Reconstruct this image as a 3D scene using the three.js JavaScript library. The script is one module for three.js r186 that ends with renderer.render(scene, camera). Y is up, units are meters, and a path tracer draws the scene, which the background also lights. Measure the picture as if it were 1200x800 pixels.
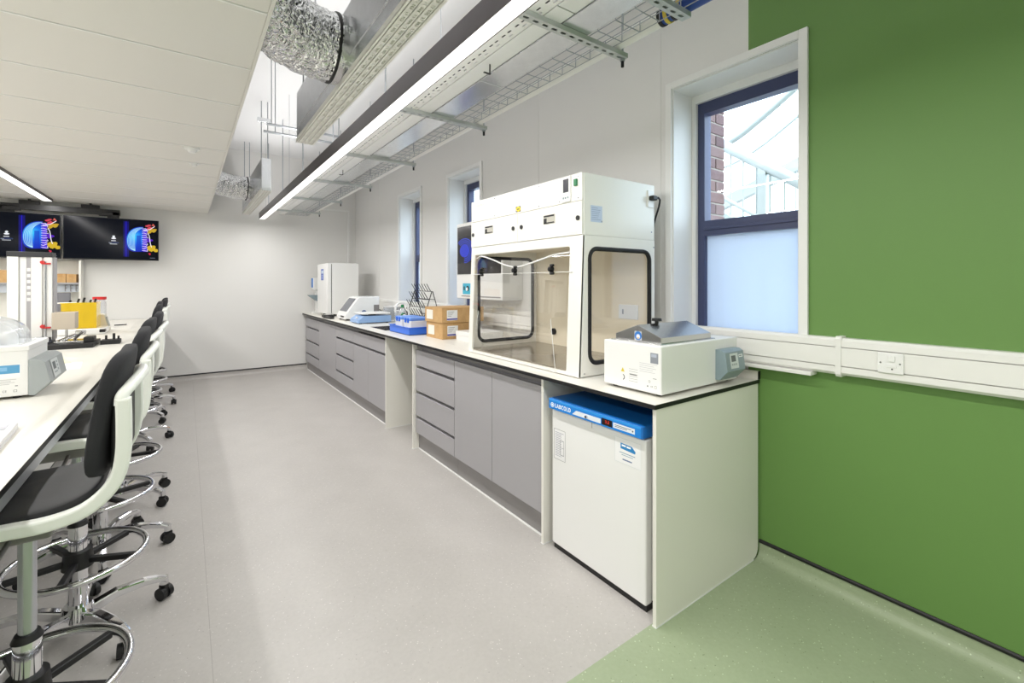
import * as THREE from 'three';
import { RoundedBoxGeometry } from 'three/addons/geometries/RoundedBoxGeometry.js';
import { mergeGeometries } from 'three/addons/utils/BufferGeometryUtils.js';
import { RectAreaLightUniformsLib } from 'three/addons/lights/RectAreaLightUniformsLib.js';

// ---------------------------------------------------------------- camera, sky, lights, exposure
const scene = new THREE.Scene();
const camera = new THREE.PerspectiveCamera(2 * Math.atan(400 / 533) * 180 / Math.PI, 1.5, 0.05, 100);
camera.position.set(0, 1.42, 0);
camera.rotation.y = -Math.atan(382 / 533);
camera.setViewOffset(1200, 800, 0, 69, 1200, 800);          // vertical lens shift keeps the uprights upright
scene.background = new THREE.Color().setRGB(0.68, 0.85, 1.0);
scene.backgroundIntensity = 4.6;
const renderer = new THREE.WebGLRenderer({ antialias: true });
renderer.toneMapping = THREE.LinearToneMapping;
renderer.toneMappingExposure = 1.05;
renderer.shadowMap.enabled = true;
RectAreaLightUniformsLib.init();
const LAMP = 44, LAMP_UP = 22;                               // radiance of the linear lamps, down and up
function areaLight(name, w, l, x, y, z, power, up, rgb = [1, 0.985, 0.972]) {
  const a = new THREE.RectAreaLight(new THREE.Color().setRGB(...rgb), power, w, l);
  a.name = name; a.position.set(x, y, z); a.rotation.x = up ? Math.PI / 2 : -Math.PI / 2; scene.add(a); return a;
}

// ---------------------------------------------------------------- helpers
let seed = 7;
const rnd = () => { seed = (seed * 1664525 + 1013904223) % 4294967296; return seed / 4294967296; };
const V = (x, y, z) => new THREE.Vector3(x, y, z);
function prep(g) {
  if (g.index) g = g.toNonIndexed();
  for (const k of Object.keys(g.attributes)) if (!['position', 'normal', 'uv'].includes(k)) g.deleteAttribute(k);
  return g;
}
function boxUV(g) {                                          // uv in metres, projected along the main axis of each face
  const p = g.attributes.position, uv = new Float32Array(p.count * 2), a = V(), b = V(), c = V();
  for (let i = 0; i < p.count; i += 3) {
    a.fromBufferAttribute(p, i); b.fromBufferAttribute(p, i + 1); c.fromBufferAttribute(p, i + 2);
    const n = b.clone().sub(a).cross(c.clone().sub(a)), x = Math.abs(n.x), y = Math.abs(n.y), z = Math.abs(n.z);
    [a, b, c].forEach((q, k) => {
      const [s, t] = y >= x && y >= z ? [q.x, q.z] : x >= z ? [q.z, q.y] : [q.x, q.y];
      uv[(i + k) * 2] = s; uv[(i + k) * 2 + 1] = t;
    });
  }
  g.setAttribute('uv', new THREE.BufferAttribute(uv, 2)); return g;
}
const merge = (list) => { const l = [].concat(list).map(prep); return l.length > 1 ? mergeGeometries(l) : l[0]; };
const taken = {};
function numbered(name) { const n = taken[name] = (taken[name] ?? -1) + 1; return n ? name + '_' + String(n).padStart(3, '0') : name; }
function obj(name, geoms, m, parent = scene, keepUV) {
  let g = geoms; if (Array.isArray(geoms) || !geoms.userData.done) { g = merge(geoms); if (!keepUV) boxUV(g); g.userData.done = true; }
  const o = new THREE.Mesh(g, m); o.name = parent === scene ? numbered(name) : name;
  o.castShadow = o.receiveShadow = true; parent.add(o); return o;
}
const done = (geoms) => { const g = boxUV(merge(geoms)); g.userData.done = true; return g; };   // a geometry shared by several meshes
function tag(o, label, category, group) { o.userData.label = label; o.userData.category = category; if (group) o.userData.group = group; return o; }
function thing(name, label, category, [x, y, z] = [0, 0, 0], turn = 0, group) {
  const o = new THREE.Group(); o.name = numbered(name); o.position.set(x, y, z); o.rotation.y = turn; scene.add(o); return tag(o, label, category, group);
}
function struct(name, geoms, m, parent = scene) { const o = obj(name, geoms, m, parent); if (parent === scene) o.userData.kind = 'structure'; return o; }
const bb = (x0, x1, y0, y1, z0, z1, r = 0) => {
  const w = Math.abs(x1 - x0), h = Math.abs(y1 - y0), d = Math.abs(z1 - z0);
  const g = r ? new RoundedBoxGeometry(w, h, d, 2, Math.min(r, w / 2.01, h / 2.01, d / 2.01)) : new THREE.BoxGeometry(w, h, d);
  return g.translate((x0 + x1) / 2, (y0 + y1) / 2, (z0 + z1) / 2);
};
const UP = V(0, 1, 0);
function rod(a, b, r, r2 = r, seg = 10) {                    // cylinder from a to b
  const A = V(...a), B = V(...b), d = B.clone().sub(A);
  return new THREE.CylinderGeometry(r2, r, d.length(), seg).applyQuaternion(new THREE.Quaternion().setFromUnitVectors(UP, d.clone().normalize())).translate(...A.add(B).multiplyScalar(0.5).toArray());
}
const pipe = (pts, r, seg = 40, rs = 8, closed = false) => new THREE.TubeGeometry(new THREE.CatmullRomCurve3(pts.map((p) => V(...p)), closed, 'centripetal'), seg, r, rs, closed);
function ext(pts, z0, z1, holes = [], bevel = 0) {           // profile in x, y drawn out along z
  const s = !Array.isArray(pts) ? pts : new THREE.Shape(pts.map((p) => new THREE.Vector2(...p)));
  for (const h of holes) s.holes.push(h);
  return new THREE.ExtrudeGeometry(s, { depth: Math.abs(z1 - z0) - 2 * bevel, bevelEnabled: bevel > 0, bevelSize: bevel, bevelThickness: bevel, bevelSegments: 2, bevelOffset: -bevel, curveSegments: 8 }).translate(0, 0, Math.min(z0, z1) + bevel);
}
const turnX = (g, a) => g.rotateX(a), turnY = (g, a) => g.rotateY(a), turnZ = (g, a) => g.rotateZ(a);
function rrect(x0, x1, y0, y1, r, Type = THREE.Shape) {
  const s = new Type();
  s.moveTo(x0 + r, y0); s.lineTo(x1 - r, y0); s.absarc(x1 - r, y0 + r, r, -Math.PI / 2, 0, false); s.lineTo(x1, y1 - r); s.absarc(x1 - r, y1 - r, r, 0, Math.PI / 2, false);
  s.lineTo(x0 + r, y1); s.absarc(x0 + r, y1 - r, r, Math.PI / 2, Math.PI, false); s.lineTo(x0, y0 + r); s.absarc(x0 + r, y0 + r, r, Math.PI, Math.PI * 1.5, false);
  return s;
}
function pad(a, b, c, e1, e2, bend) {                        // cushion: thin along y (half size b), rounded rectangle a by c
  const N = 18, M = 40, pos = [], idx = [], sp = (v, e) => Math.sign(v) * Math.abs(v) ** e;
  for (let i = 0; i <= N; i++) for (let j = 0; j <= M; j++) {
    const t = -Math.PI / 2 + Math.PI * i / N, w = 2 * Math.PI * j / M, q = sp(Math.cos(t), e1);
    const p = [a * q * sp(Math.cos(w), e2), b * sp(Math.sin(t), e1), c * q * sp(Math.sin(w), e2)]; pos.push(...(bend ? bend(...p) : p));
  }
  for (let i = 0; i < N; i++) for (let j = 0; j < M; j++) { const k = i * (M + 1) + j; idx.push(k, k + M + 1, k + 1, k + 1, k + M + 1, k + M + 2); }
  const g = new THREE.BufferGeometry(); g.setAttribute('position', new THREE.Float32BufferAttribute(pos, 3)); g.setIndex(idx); g.computeVertexNormals();
  return g;
}
// ---------------------------------------------------------------- textures
function canvasTex(w, h, draw) {
  const c = document.createElement('canvas'); c.width = w; c.height = h; draw(c.getContext('2d'), w, h);
  const t = new THREE.CanvasTexture(c); t.colorSpace = THREE.SRGBColorSpace; return t;
}
function dataTex(n, f, srgb, tile = 1) {
  const d = new Uint8Array(n * n * 4);
  for (let y = 0; y < n; y++) for (let x = 0; x < n; x++) { const v = f(x / n, y / n, x, y), k = (y * n + x) * 4; const a = Array.isArray(v) ? v : [v, v, v]; for (let i = 0; i < 3; i++) d[k + i] = Math.max(0, Math.min(255, a[i])); d[k + 3] = 255; }
  const t = new THREE.DataTexture(d, n, n); t.wrapS = t.wrapT = THREE.RepeatWrapping; t.magFilter = THREE.LinearFilter; t.minFilter = THREE.LinearMipmapLinearFilter; t.generateMipmaps = true;
  if (srgb) t.colorSpace = THREE.SRGBColorSpace; t.repeat.set(1 / tile, 1 / tile); t.needsUpdate = true; return t;
}
function lattice(n) { const a = []; for (let i = 0; i < n * n; i++) a.push(rnd()); return (u, v) => { const x = u * n, y = v * n, i = Math.floor(x), j = Math.floor(y), fx = x - i, fy = y - j, s = fx * fx * (3 - 2 * fx), t = fy * fy * (3 - 2 * fy), g = (p, q) => a[((q % n + n) % n) * n + ((p % n + n) % n)]; return (g(i, j) * (1 - s) + g(i + 1, j) * s) * (1 - t) + (g(i, j + 1) * (1 - s) + g(i + 1, j + 1) * s) * t; }; }
const L8 = lattice(8), L32 = lattice(32), L128 = lattice(128), L64 = lattice(64);
function speckled(base, spread, spots) {                      // sheet vinyl: faint mottling and scattered chips
  const n = 1024, spot = new Float32Array(n * n * 1), tone = [];
  for (const [count, r, v] of spots) for (let k = 0; k < count; k++) {
    const cx = Math.floor(rnd() * n), cy = Math.floor(rnd() * n), rr = r * (0.6 + 0.8 * rnd()), R = Math.ceil(rr);
    for (let y = -R; y <= R; y++) for (let x = -R; x <= R; x++) if (x * x + y * y <= rr * rr) spot[((cy + y + n) % n) * n + (cx + x + n) % n] = v;
  }
  return dataTex(n, (u, v, x, y) => { const m = (L8(u, v) - 0.5) * spread + (L128(u, v) - 0.5) * spread + (rnd() - 0.5) * spread, s = spot[y * n + x]; return base.map((b) => b + m + s); }, true, 1.3);
}
const M = {};
const std = (hex, roughness = 0.6, o = {}) => new THREE.MeshStandardMaterial({ color: hex, roughness, ...o });
const phys = (hex, roughness, o) => new THREE.MeshPhysicalMaterial({ color: hex, roughness, ...o });
const fineBump = dataTex(256, (u, v) => 128 + (L128(u, v) - 0.5) * 160 + (L32(u, v) - 0.5) * 60, false, 0.12);
const foilBump = dataTex(512, (u, v) => { const a = Math.abs(L32(u, v) - 0.5), b = Math.abs(L64(u * 1 + 0.3, v) - 0.5), c = Math.abs(L128(u, v * 1) - 0.5); return 255 * (1.1 * a + 0.6 * b + 0 * c); }, false, 0.62);
const cardTex = dataTex(256, (u, v) => { const m = (L128(u * 1, v * 0.2) - 0.5) * 14 + (L8(u, v) - 0.5) * 10; return [196 + m, 158 + m, 108 + m]; }, true, 0.3);
const zincTex = dataTex(256, (u, v) => { const m = (L8(u, v) - 0.5) * 8 + (L32(u, v) - 0.5) * 6; return [222 + m, 224 + m, 227 + m]; }, true, 0.25);
M.wall = std('#e6e5e2', 0.55, { bumpMap: fineBump, bumpScale: 0.0002 });
M.slab = std('#ececec', 0.8);
M.green = std('#688f4a', 0.5, { bumpMap: fineBump, bumpScale: 0.0002 });
M.floor = std('#ffffff', 0.42, { map: speckled([186, 182, 178], 5, [[900, 1.4, 34], [350, 1.2, -26]]) });
M.floorGreen = std('#ffffff', 0.38, { map: speckled([160, 173, 142], 5, [[900, 1.5, 44], [350, 1.3, -40]]) });
M.black = std('#141416', 0.5);
M.rubber = std('#1b1b1d', 0.75);
M.blackFabric = std('#222226', 0.85, { bumpMap: fineBump, bumpScale: 0.0004 });
M.white = std('#eeeeec', 0.4);
M.whiteGloss = std('#f1f1ef', 0.25);
M.laminate = std('#e4e1d8', 0.35);
M.panelWhite = std('#eceae2', 0.35);
M.ceilingPanel = std('#e1dfd9', 0.5);
M.grey = std('#a9a7aa', 0.42);
M.greyDark = std('#8d8a89', 0.5);
M.diffuser = std('#f0efe8', 0.4);
M.cream = std('#f1efe8', 0.28);
M.creamIn = std('#f3e8d0', 0.45);
M.stainless = std('#c9c9c9', 0.22, { metalness: 1 });
M.chrome = std('#e4e4e8', 0.07, { metalness: 1 });
M.piston = std('#b9bcc2', 0.25, { metalness: 1 });
M.zinc = std('#ffffff', 0.24, { metalness: 0.92, map: zincTex });
M.strut = std('#c0c4c2', 0.4, { metalness: 0.5 });
M.wire = std('#a7abb0', 0.35, { metalness: 0.6 });
M.foil = std('#e2e3e4', 0.13, { metalness: 1, bumpMap: foilBump, bumpScale: 0.014 });
M.lampBody = std('#5a5456', 0.4, { metalness: 0.3 });
M.frame = std('#40476a', 0.4);
M.railGrey = std('#c3c6ca', 0.4);
M.pvc = std('#eeede9', 0.32);
M.clear = phys('#ffffff', 0.02, { transmission: 1, thickness: 0, ior: 1.45 });
M.glass = phys('#ffffff', 0.0, { transmission: 1, thickness: 0, ior: 1.5 });
M.frost = phys('#dfe7f2', 0.9, { transmission: 0.6, thickness: 0 });
M.clearRough = phys('#f4f6f8', 0.15, { transmission: 0.75, thickness: 0 });
M.yellowClear = phys('#fff25a', 0.12, { transmission: 0.72, thickness: 0 });
M.trayClear = std('#e6e6ea', 0.2);
M.blue = std('#1d74c9', 0.35);
M.card = std('#ffffff', 0.85, { map: cardTex });
M.screenGlass = std('#08090c', 0.12);
M.greyBlue = std('#8a9ba2', 0.4);
M.lightBlue = std('#8fb0dc', 0.35);
M.trayBlue = std('#2f6fe0', 0.35);
M.red = std('#d22a2a', 0.4);
M.greenPlastic = std('#1c7a4a', 0.4);
const printMat = (w, h, draw, roughness = 0.45) => new THREE.MeshStandardMaterial({ map: canvasTex(w, h, draw), roughness });
const FACE = { '-x': [0, -Math.PI / 2, 0], '+z': [0, 0, 0], '+x': [0, Math.PI / 2, 0], '+y': [-Math.PI / 2, 0, 0] };
function print(name, m, w, h, pos, face, parent, tilt = 0) { // flat print on a surface
  const g = new THREE.PlaneGeometry(w, h); const o = obj(name, g, m, parent, true); o.position.set(...pos); o.rotation.set(...(FACE[face] ?? face)); if (tilt) { o.rotation.order = 'YXZ'; o.rotation.x += tilt; } return o;
}

// ---------------------------------------------------------------- the room
const WX = 2.42, ZB = -8.085, ZF = 2.4, XL = -4.6, HC = 3.45, SOF = 2.44;
struct('floor', bb(XL, WX, -0.1, 0, ZB - 0.2, -1.2), M.floor);
struct('floor_entrance', bb(XL, WX, -0.1, 0, -1.2, ZF + 0.2), M.floorGreen);
struct('weld_seam', bb(0.078, 0.0805, 0.0, 0.0005, ZB + 0.1, -1.2), std('#a5a19d', 0.5), scene.getObjectByName('floor'));
struct('ceiling', bb(XL, WX + 0.3, HC, HC + 0.15, ZB - 0.2, ZF + 0.2), M.slab);
struct('wall_back', bb(XL - 0.2, WX + 0.3, -0.1, HC, ZB - 0.2, ZB), M.wall);
struct('wall_left', bb(XL - 0.2, XL, -0.1, HC, ZB, ZF), M.wall);
struct('wall_front', bb(XL - 0.2, WX + 0.3, -0.1, HC, ZF, ZF + 0.2), M.wall);
// right wall with three window openings, white cladding and a green painted section
const WIN = [[-1.69, -0.98], [-4.60, -3.92], [-6.06, -5.36]], Y0 = 1.085, Y1 = 2.60, GZ = -1.228, XO = WX + 0.3;
const rw = bb, wallWhite = [
  rw(WX, XO, -0.1, HC, ZB, -6.06), rw(WX, XO, -0.1, HC, -5.36, -4.60), rw(WX, XO, -0.1, HC, -3.92, -1.69),
  ...[[-6.06, -5.36], [-4.60, -3.92], [-1.69, GZ]].flatMap(([a, b]) => [rw(WX, XO, -0.1, Y0, a, b), rw(WX, XO, Y1, HC, a, b)])];
const wallRight = struct('wall_right', wallWhite, M.wall);
const painted = struct('painted_section', [rw(WX, XO, -0.1, Y0, GZ, -0.98), rw(WX, XO, Y1, HC, GZ, -0.98), rw(WX, XO, -0.1, HC, -0.98, ZF)], M.green, wallRight);
painted.userData.label = 'green painted section of wall';
for (const z of [-1.785, -3.0, -6.9]) struct('cladding_joint', bb(WX - 0.0025, WX, 0, HC - 0.02, z - 0.012, z + 0.012), M.wall, wallRight);
for (const [i, [a, b]] of WIN.entries()) {
  const c = (a + b) / 2, w = struct('window_' + (i + 1), [bb(WX + 0.19, WX + 0.26, Y0, Y1, a, a + 0.035), bb(WX + 0.19, WX + 0.26, Y0, Y1, b - 0.035, b), bb(WX + 0.19, WX + 0.26, Y1 - 0.055, Y1, a + 0.035, b - 0.035)], M.white);
  struct('architrave', [bb(WX - 0.018, WX, Y0, Y1 + 0.04, a - 0.04, a, 0.003), bb(WX - 0.018, WX, Y0, Y1 + 0.04, b, b + 0.04, 0.003), bb(WX - 0.018, WX, Y1, Y1 + 0.04, a, b, 0.003)], M.white, w);
  struct('reveal_lining', [bb(WX, WX + 0.19, Y0, Y1, a, a + 0.008), bb(WX, WX + 0.19, Y0, Y1, b - 0.008, b), bb(WX, WX + 0.19, Y1 - 0.008, Y1, a + 0.008, b - 0.008)], M.white, w);
  struct('sill', bb(WX - 0.03, WX + 0.24, Y0 - 0.02, Y0 + 0.005, a, b, 0.004), M.white, w);
  const fz0 = a + 0.03, fz1 = b - 0.03, fx0 = WX + 0.215, fx1 = WX + 0.285, t = 0.05;
  struct('window_frame', [bb(fx0, fx1, Y0, Y1 - 0.05, fz0, fz0 + t), bb(fx0, fx1, Y0, Y1 - 0.05, fz1 - t, fz1), bb(fx0, fx1, Y1 - 0.05 - 0.075, Y1 - 0.05, fz0 + t, fz1 - t), bb(fx0, fx1, Y0, Y0 + 0.05, fz0 + t, fz1 - t), bb(fx0, fx1, 1.712, 1.805, fz0 + t, fz1 - t), bb(fx0 - 0.008, fx0 - 0.0005, 1.745, 1.765, fz0 + t, fz1 - t, 0.003)], M.frame, w);
  struct('pane', bb(fx0 + 0.03, fx0 + 0.036, 1.80, Y1 - 0.12, fz0 + 0.03, fz1 - 0.03), M.glass, w);
  const fr = struct('frosted_pane', bb(fx0 + 0.03, fx0 + 0.036, Y0 + 0.04, 1.71, fz0 + 0.03, fz1 - 0.03), M.frost, w); fr.userData.label = 'frosted lower pane';
}
// coved vinyl skirting with a black capping strip
const cove = []; for (let i = 0; i <= 8; i++) { const t = i / 8 * Math.PI / 2; cove.push([-0.05 + 0.045 * Math.sin(t), 0.046 - 0.045 * Math.cos(t)]); }
const coveProfile = [...cove, [-0.004, 0.078], [0, 0.078], [0, 0], [-0.055, 0]];
const bsR = struct('baseboard_right', ext(coveProfile, -1.17, ZF).translate(WX, 0, 0), M.floorGreen);
struct('capping_strip', ext([[-0.009, 0.076], [-0.009, 0.086], [-0.004, 0.092], [0, 0.092], [0, 0.076]], -1.17, ZF).translate(WX, 0, 0), M.black, bsR);
const bsB = struct('baseboard_back', bb(0, 0.01, 0, 0.01, ZB, ZB + 0.01), M.floor);
{ // the strip runs along x: profile x -> z
  const along = (p) => { const g = ext(p, 0, 1.62 - XL), q = g.attributes.position; for (let i = 0; i < q.count; i++) q.setXYZ(i, XL + q.getZ(i), q.getY(i), ZB - q.getX(i)); g.computeVertexNormals(); return g; };
  bsB.geometry = done(along(coveProfile));
  struct('capping_strip', along([[-0.009, 0.076], [-0.009, 0.086], [-0.004, 0.092], [0, 0.092], [0, 0.076]]), M.black, bsB);
}
// dropped soffit of metal planks over the island bench
const soffit = struct('ceiling_soffit', [bb(0.252, 0.266, SOF - 0.004, SOF + 0.04, ZB, ZF, 0.002), bb(XL, 0.252, SOF + 0.0025, SOF + 0.02, ZB, ZF)], M.ceilingPanel);
for (let z = -8.045 + 0; z < ZF - 0.1; z += 0.555) {
  const z1 = Math.min(z + 0.543, ZF);
  struct('ceiling_panel', [bb(XL, 0.251, SOF, SOF + 0.0024, z, z1)], M.ceilingPanel, soffit);
  if (z > -8) struct('joint_strip', bb(XL, 0.251, SOF - 0.0035, SOF + 0.0024, z - 0.011, z - 0.001), M.white, soffit);
}
for (const [x, z] of [[0.037, -4.215], [0.057, -4.742]]) {
  const d = thing('ceiling_sensor', z > -4.5 ? 'round white smoke detector on the plank soffit' : 'small flat round ceiling sensor on the plank soffit beyond the detector', 'sensor', [x, SOF, z]);
  const s = z > -4.5 ? 1 : 0.7; obj('base_ring', rod([0, 0, 0], [0, -0.012 * s, 0], 0.05 * s, 0.05 * s, 24), M.white, d); obj('sensor_head', rod([0, -0.012 * s, 0], [0, -0.035 * s, 0], 0.036 * s, 0.024 * s, 24), M.white, d);
}
for (let x = -3.9; x < 0.1; x += 1.9) for (const z of [-7.2, -4.6, -2.0]) struct('hanger', rod([x, SOF + 0.02, z], [x, HC, z], 0.004), M.wire, soffit);

// ---------------------------------------------------------------- outside the near window
struct('ground_outside', bb(XO, 14, -0.3, -0.1, -12, 8), std('#8f8b85', 0.9));
const outer = struct('wall_outside', bb(XO + 0.003, XO + 0.21, 0.9, 3.0, -2.6, -1.655), std('#b9aea4', 0.9));
{
  const bricks = ['#8f6f6c', '#7d6264', '#977a78', '#876a6b'].map((c) => std(c, 0.85, { bumpMap: fineBump, bumpScale: 0.003 }));
  const full = done(bb(-0.105, 0.105, 0, 0.065, -0.1025, 0, 0.004)), half = done(bb(-0.05, 0.05, 0, 0.065, -0.1025, 0, 0.004));
  for (let k = 0, y = 1.12; y < 2.66; y += 0.075, k++) {
    const row = k % 2 ? [[0, full]] : [[-0.055, half], [0.055, half]];
    for (const [dx, g] of row) { const b = struct('brick', g, bricks[Math.floor(rnd() * 4)], outer); b.position.set(XO + 0.108 + dx, y, -1.648); }
  }
}
{
  const st = thing('stair_railing', 'pale galvanised outdoor stair railing seen through the near window', 'railing');
  const x = 4.2, rail = (a, b, n, m = 0.03) => obj(n, rod([x, a[0], a[1]], [x, b[0], b[1]], m), M.strut, st);
  rail([3.15, -2.95], [1.9, -1.2], 'handrail', 0.05); rail([2.62, -2.95], [1.45, -1.2], 'lower_rail', 0.02);
  obj('upper_handrail', pipe([[x + 0.7, 2.95, -3.2], [x + 0.7, 2.98, -2.7], [x + 0.7, 3.15, -2.35], [x + 0.7, 3.9, -1.2]], 0.04), M.strut, st);
  obj('upper_lower_rail', pipe([[x + 0.7, 2.7, -3.2], [x + 0.7, 2.72, -2.7], [x + 0.7, 2.85, -2.35], [x + 0.7, 3.6, -1.2]], 0.014), M.strut, st);
  for (let z = -2.9; z < -1.2; z += 0.12) { const top = 3.15 - (z + 2.95) * 1.25 / 1.75; obj('baluster', rod([x, top - 0.62, z], [x, top, z], 0.008), M.strut, st); }
  for (let z = -2.3; z < -1.2; z += 0.14) { const top = 3.15 + (z + 2.35) * 0.65; obj('baluster', rod([x + 0.7, 1.9, z], [x + 0.7, top, z], 0.007), M.strut, st); }
  for (const z of [-2.0, -2.75]) obj('post', bb(x - 0.035, x + 0.035, 0, 3.15 - (z + 2.95) * 0.714, z - 0.035, z + 0.035), M.strut, st);
  obj('string_beam', [bb(x - 0.06, x + 0.06, -0.1, 0.1, -1.3, 1.3).rotateX(0.62).translate(0, 1.72, -2.0)], M.strut, st);
  obj('upper_string', [bb(x + 0.68, x + 0.76, -0.06, 0.06, -1.2, 1.2).rotateX(-0.35).translate(0, 2.55, -2.1)], M.strut, st);
}

// ---------------------------------------------------------------- linear lamps
{
  const x0 = 0.869, x1 = 0.946, z0 = -7.58, z1 = 1.9, l = thing('linear_pendant_lamp', 'long suspended linear lamp with dark grey sides above the aisle', 'lamp', [(x0 + x1) / 2, 2.35, 0]);
  const h = (x1 - x0) / 2;
  obj('housing', [bb(-h, -h + 0.004, 0, 0.092, z0, z1), bb(h - 0.004, h, 0, 0.092, z0, z1), bb(-h + 0.004, h - 0.004, 0.03, 0.05, z0 + 0.004, z1 - 0.004), bb(-h + 0.004, h - 0.004, 0, 0.092, z0, z0 + 0.004), bb(-h + 0.004, h - 0.004, 0, 0.092, z1 - 0.004, z1)], M.lampBody, l);
  M.glow = std('#ffffff', 0.6, { emissive: new THREE.Color().setRGB(1, 0.98, 0.95), emissiveIntensity: 1.6 });
  obj('diffuser', bb(-h + 0.0045, h - 0.0045, 0.001, 0.006, z0 + 0.004, z1 - 0.004), M.glow, l);
  obj('upward_diffuser', bb(-h + 0.0045, h - 0.0045, 0.082, 0.088, z0 + 0.004, z1 - 0.004), M.glow, l);
  for (const z of [-7.2, -5.4, -3.6, -1.8, 0, 1.6]) obj('suspension_wire', rod([0, 0.05, z], [0, HC - 2.35, z], 0.0015, 0.0015, 6), M.wire, l);
  areaLight('aisle_lamp_light', 0.068, z1 - z0, 0.9075, 2.348, (z0 + z1) / 2, LAMP);
  areaLight('aisle_lamp_uplight', 0.068, z1 - z0, 0.9075, 2.447, (z0 + z1) / 2, LAMP_UP, true);
}
for (const [i, xc] of [-1.368, -3.3].entries()) {
  const z0 = -7.8, z1 = 1.9, l = thing('linear_ceiling_lamp', i ? 'linear surface lamp at the far side of the plank soffit' : 'thin linear lamp fixed under the plank soffit near the wall screens', 'lamp', [xc, SOF, 0]);
  obj('housing', [bb(-0.045, -0.04, -0.03, 0, z0, z1), bb(0.04, 0.045, -0.03, 0, z0, z1), bb(-0.04, 0.04, -0.012, 0, z0, z1), bb(-0.045, 0.045, -0.03, 0, z0, z0 + 0.004), bb(-0.045, 0.045, -0.03, 0, z1 - 0.004, z1)], M.lampBody, l);
  obj('diffuser', bb(-0.04, 0.04, -0.0295, -0.024, z0 + 0.004, z1 - 0.004), M.glow, l);
  areaLight('soffit_lamp_light', 0.076, z1 - z0, xc, SOF - 0.032, (z0 + z1) / 2, LAMP * 0.88);
}

// ---------------------------------------------------------------- services under the slab
const dash = (x, z, w, l) => rrect(x - w / 2, x + w / 2, z - l / 2, z + l / 2, Math.min(w, l) * 0.45, THREE.Path);
const flat = (g, y) => g.rotateX(Math.PI / 2).translate(0, y, 0);           // a sheet drawn in x, -> z laid level
function strutRail(x0, x1, z, rodTo) {
  const t = thing('strut_channel', 'slotted galvanised strut channel carrying the cable trays', 'channel', [0, 2.48, z], 0, 'strut channels under the trays');
  const s = new THREE.Shape([[x0, -0.0205], [x1, -0.0205], [x1, 0.0205], [x0, 0.0205]].map((p) => new THREE.Vector2(...p)));
  for (let x = x1 - 0.04; x > x0 + 0.03; x -= 0.05) s.holes.push(dash(x, 0, 0.028, 0.013));
  obj('channel', [flat(ext(s, 0, 0.003), 0.003), bb(x0, x1, 0.003, 0.021, -0.0205, -0.018), bb(x0, x1, 0.003, 0.021, 0.018, 0.0205), bb(x0, x1, 0.019, 0.021, -0.018, -0.011), bb(x0, x1, 0.019, 0.021, 0.011, 0.018)], M.strut, t);
  for (const x of rodTo) {
    obj('threaded_rod', rod([x, -0.03, 0], [x, HC - 2.48, 0], 0.005, 0.005, 8), M.wire, t);
    obj('nut', rod([x, -0.013, 0], [x, -0.001, 0], 0.012, 0.012, 6), M.wire, t); obj('rod_cap', rod([x, -0.04, 0], [x, -0.014, 0], 0.0075, 0.0075, 10), M.black, t);
  }
}
for (const z of [-1.446, -2.68, -3.88, -5.07, -6.27, -7.47]) strutRail(0.962, 1.695, z, [1.68, 0.98]);
strutRail(0.962, 1.64, -1.08, [0.98]); strutRail(0.962, 1.695, 0.1, [1.68, 0.98]);
const TY = 2.502, TZ0 = -8.0, TZ1 = 0.9;
{
  const t = thing('perforated_cable_tray', 'narrow perforated cable tray beside the suspended lamp', 'cable tray', [0, TY, 0]);
  const s = new THREE.Shape([[1.0, 0], [1.174, 0], [1.174, 1.1], [1.0, 1.1]].map((p) => new THREE.Vector2(...p)));
  for (let i = 0; i < 11; i++) for (const [x, o] of [[1.03, 0.03], [1.075, 0.07], [1.135, 0.028], [1.135, 0.072], [1.158, 0.05]]) s.holes.push(dash(x, 0.1 * i + o, 0.010, 0.028));
  const g = done([flat(ext(s, 0, 0.002), 0.002), bb(0.998, 1.0, 0, 0.05, 0, 1.1), bb(1.174, 1.176, 0, 0.05, 0, 1.1)]);
  for (let k = 0; k < 8; k++) obj('tray_section', g, M.pvc, t).position.z = TZ0 + 0.1 + k * 1.105;
  for (const [x, c] of [[1.03, '#26262a'], [1.075, '#a33b2c'], [1.11, '#2c4f8a'], [1.145, '#33302e']]) obj('cable', pipe([0, 1, 2, 3, 4, 5, 6, 7, 8].map((k) => [x + (rnd() - 0.5) * 0.02, 0.010, TZ0 + 0.15 + k * 1.08]), 0.007, 60, 6), std(c, 0.5), t);
}
{
  const t = thing('white_trunking_tray', 'flat white cable trough between the perforated tray and the duct', 'cable tray', [0, TY, 0]);
  for (let k = 0; k < 4; k++) obj('trough_section', bb(1.182, 1.274, 0, 0.06, TZ0 + k * 2.22, TZ0 + k * 2.22 + 2.214, 0.003), M.white, t);
  for (const z of [-1.9, -4.5]) obj('hook', [bb(1.222, 1.228, -0.05, 0.0, z, z + 0.004), bb(1.19, 1.228, -0.05, -0.046, z - 0.003, z + 0.007)], M.black, t);
}
{
  const t = thing('galvanised_duct', 'wide flat galvanised duct running above the strut channels', 'duct', [0, TY, 0]);
  for (let k = 0; k < 6; k++) obj('duct_section', bb(1.282, 1.43, 0, 0.075, TZ0 + k * 1.48, TZ0 + k * 1.48 + 1.476, 0.003), M.zinc, t);
}
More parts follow.
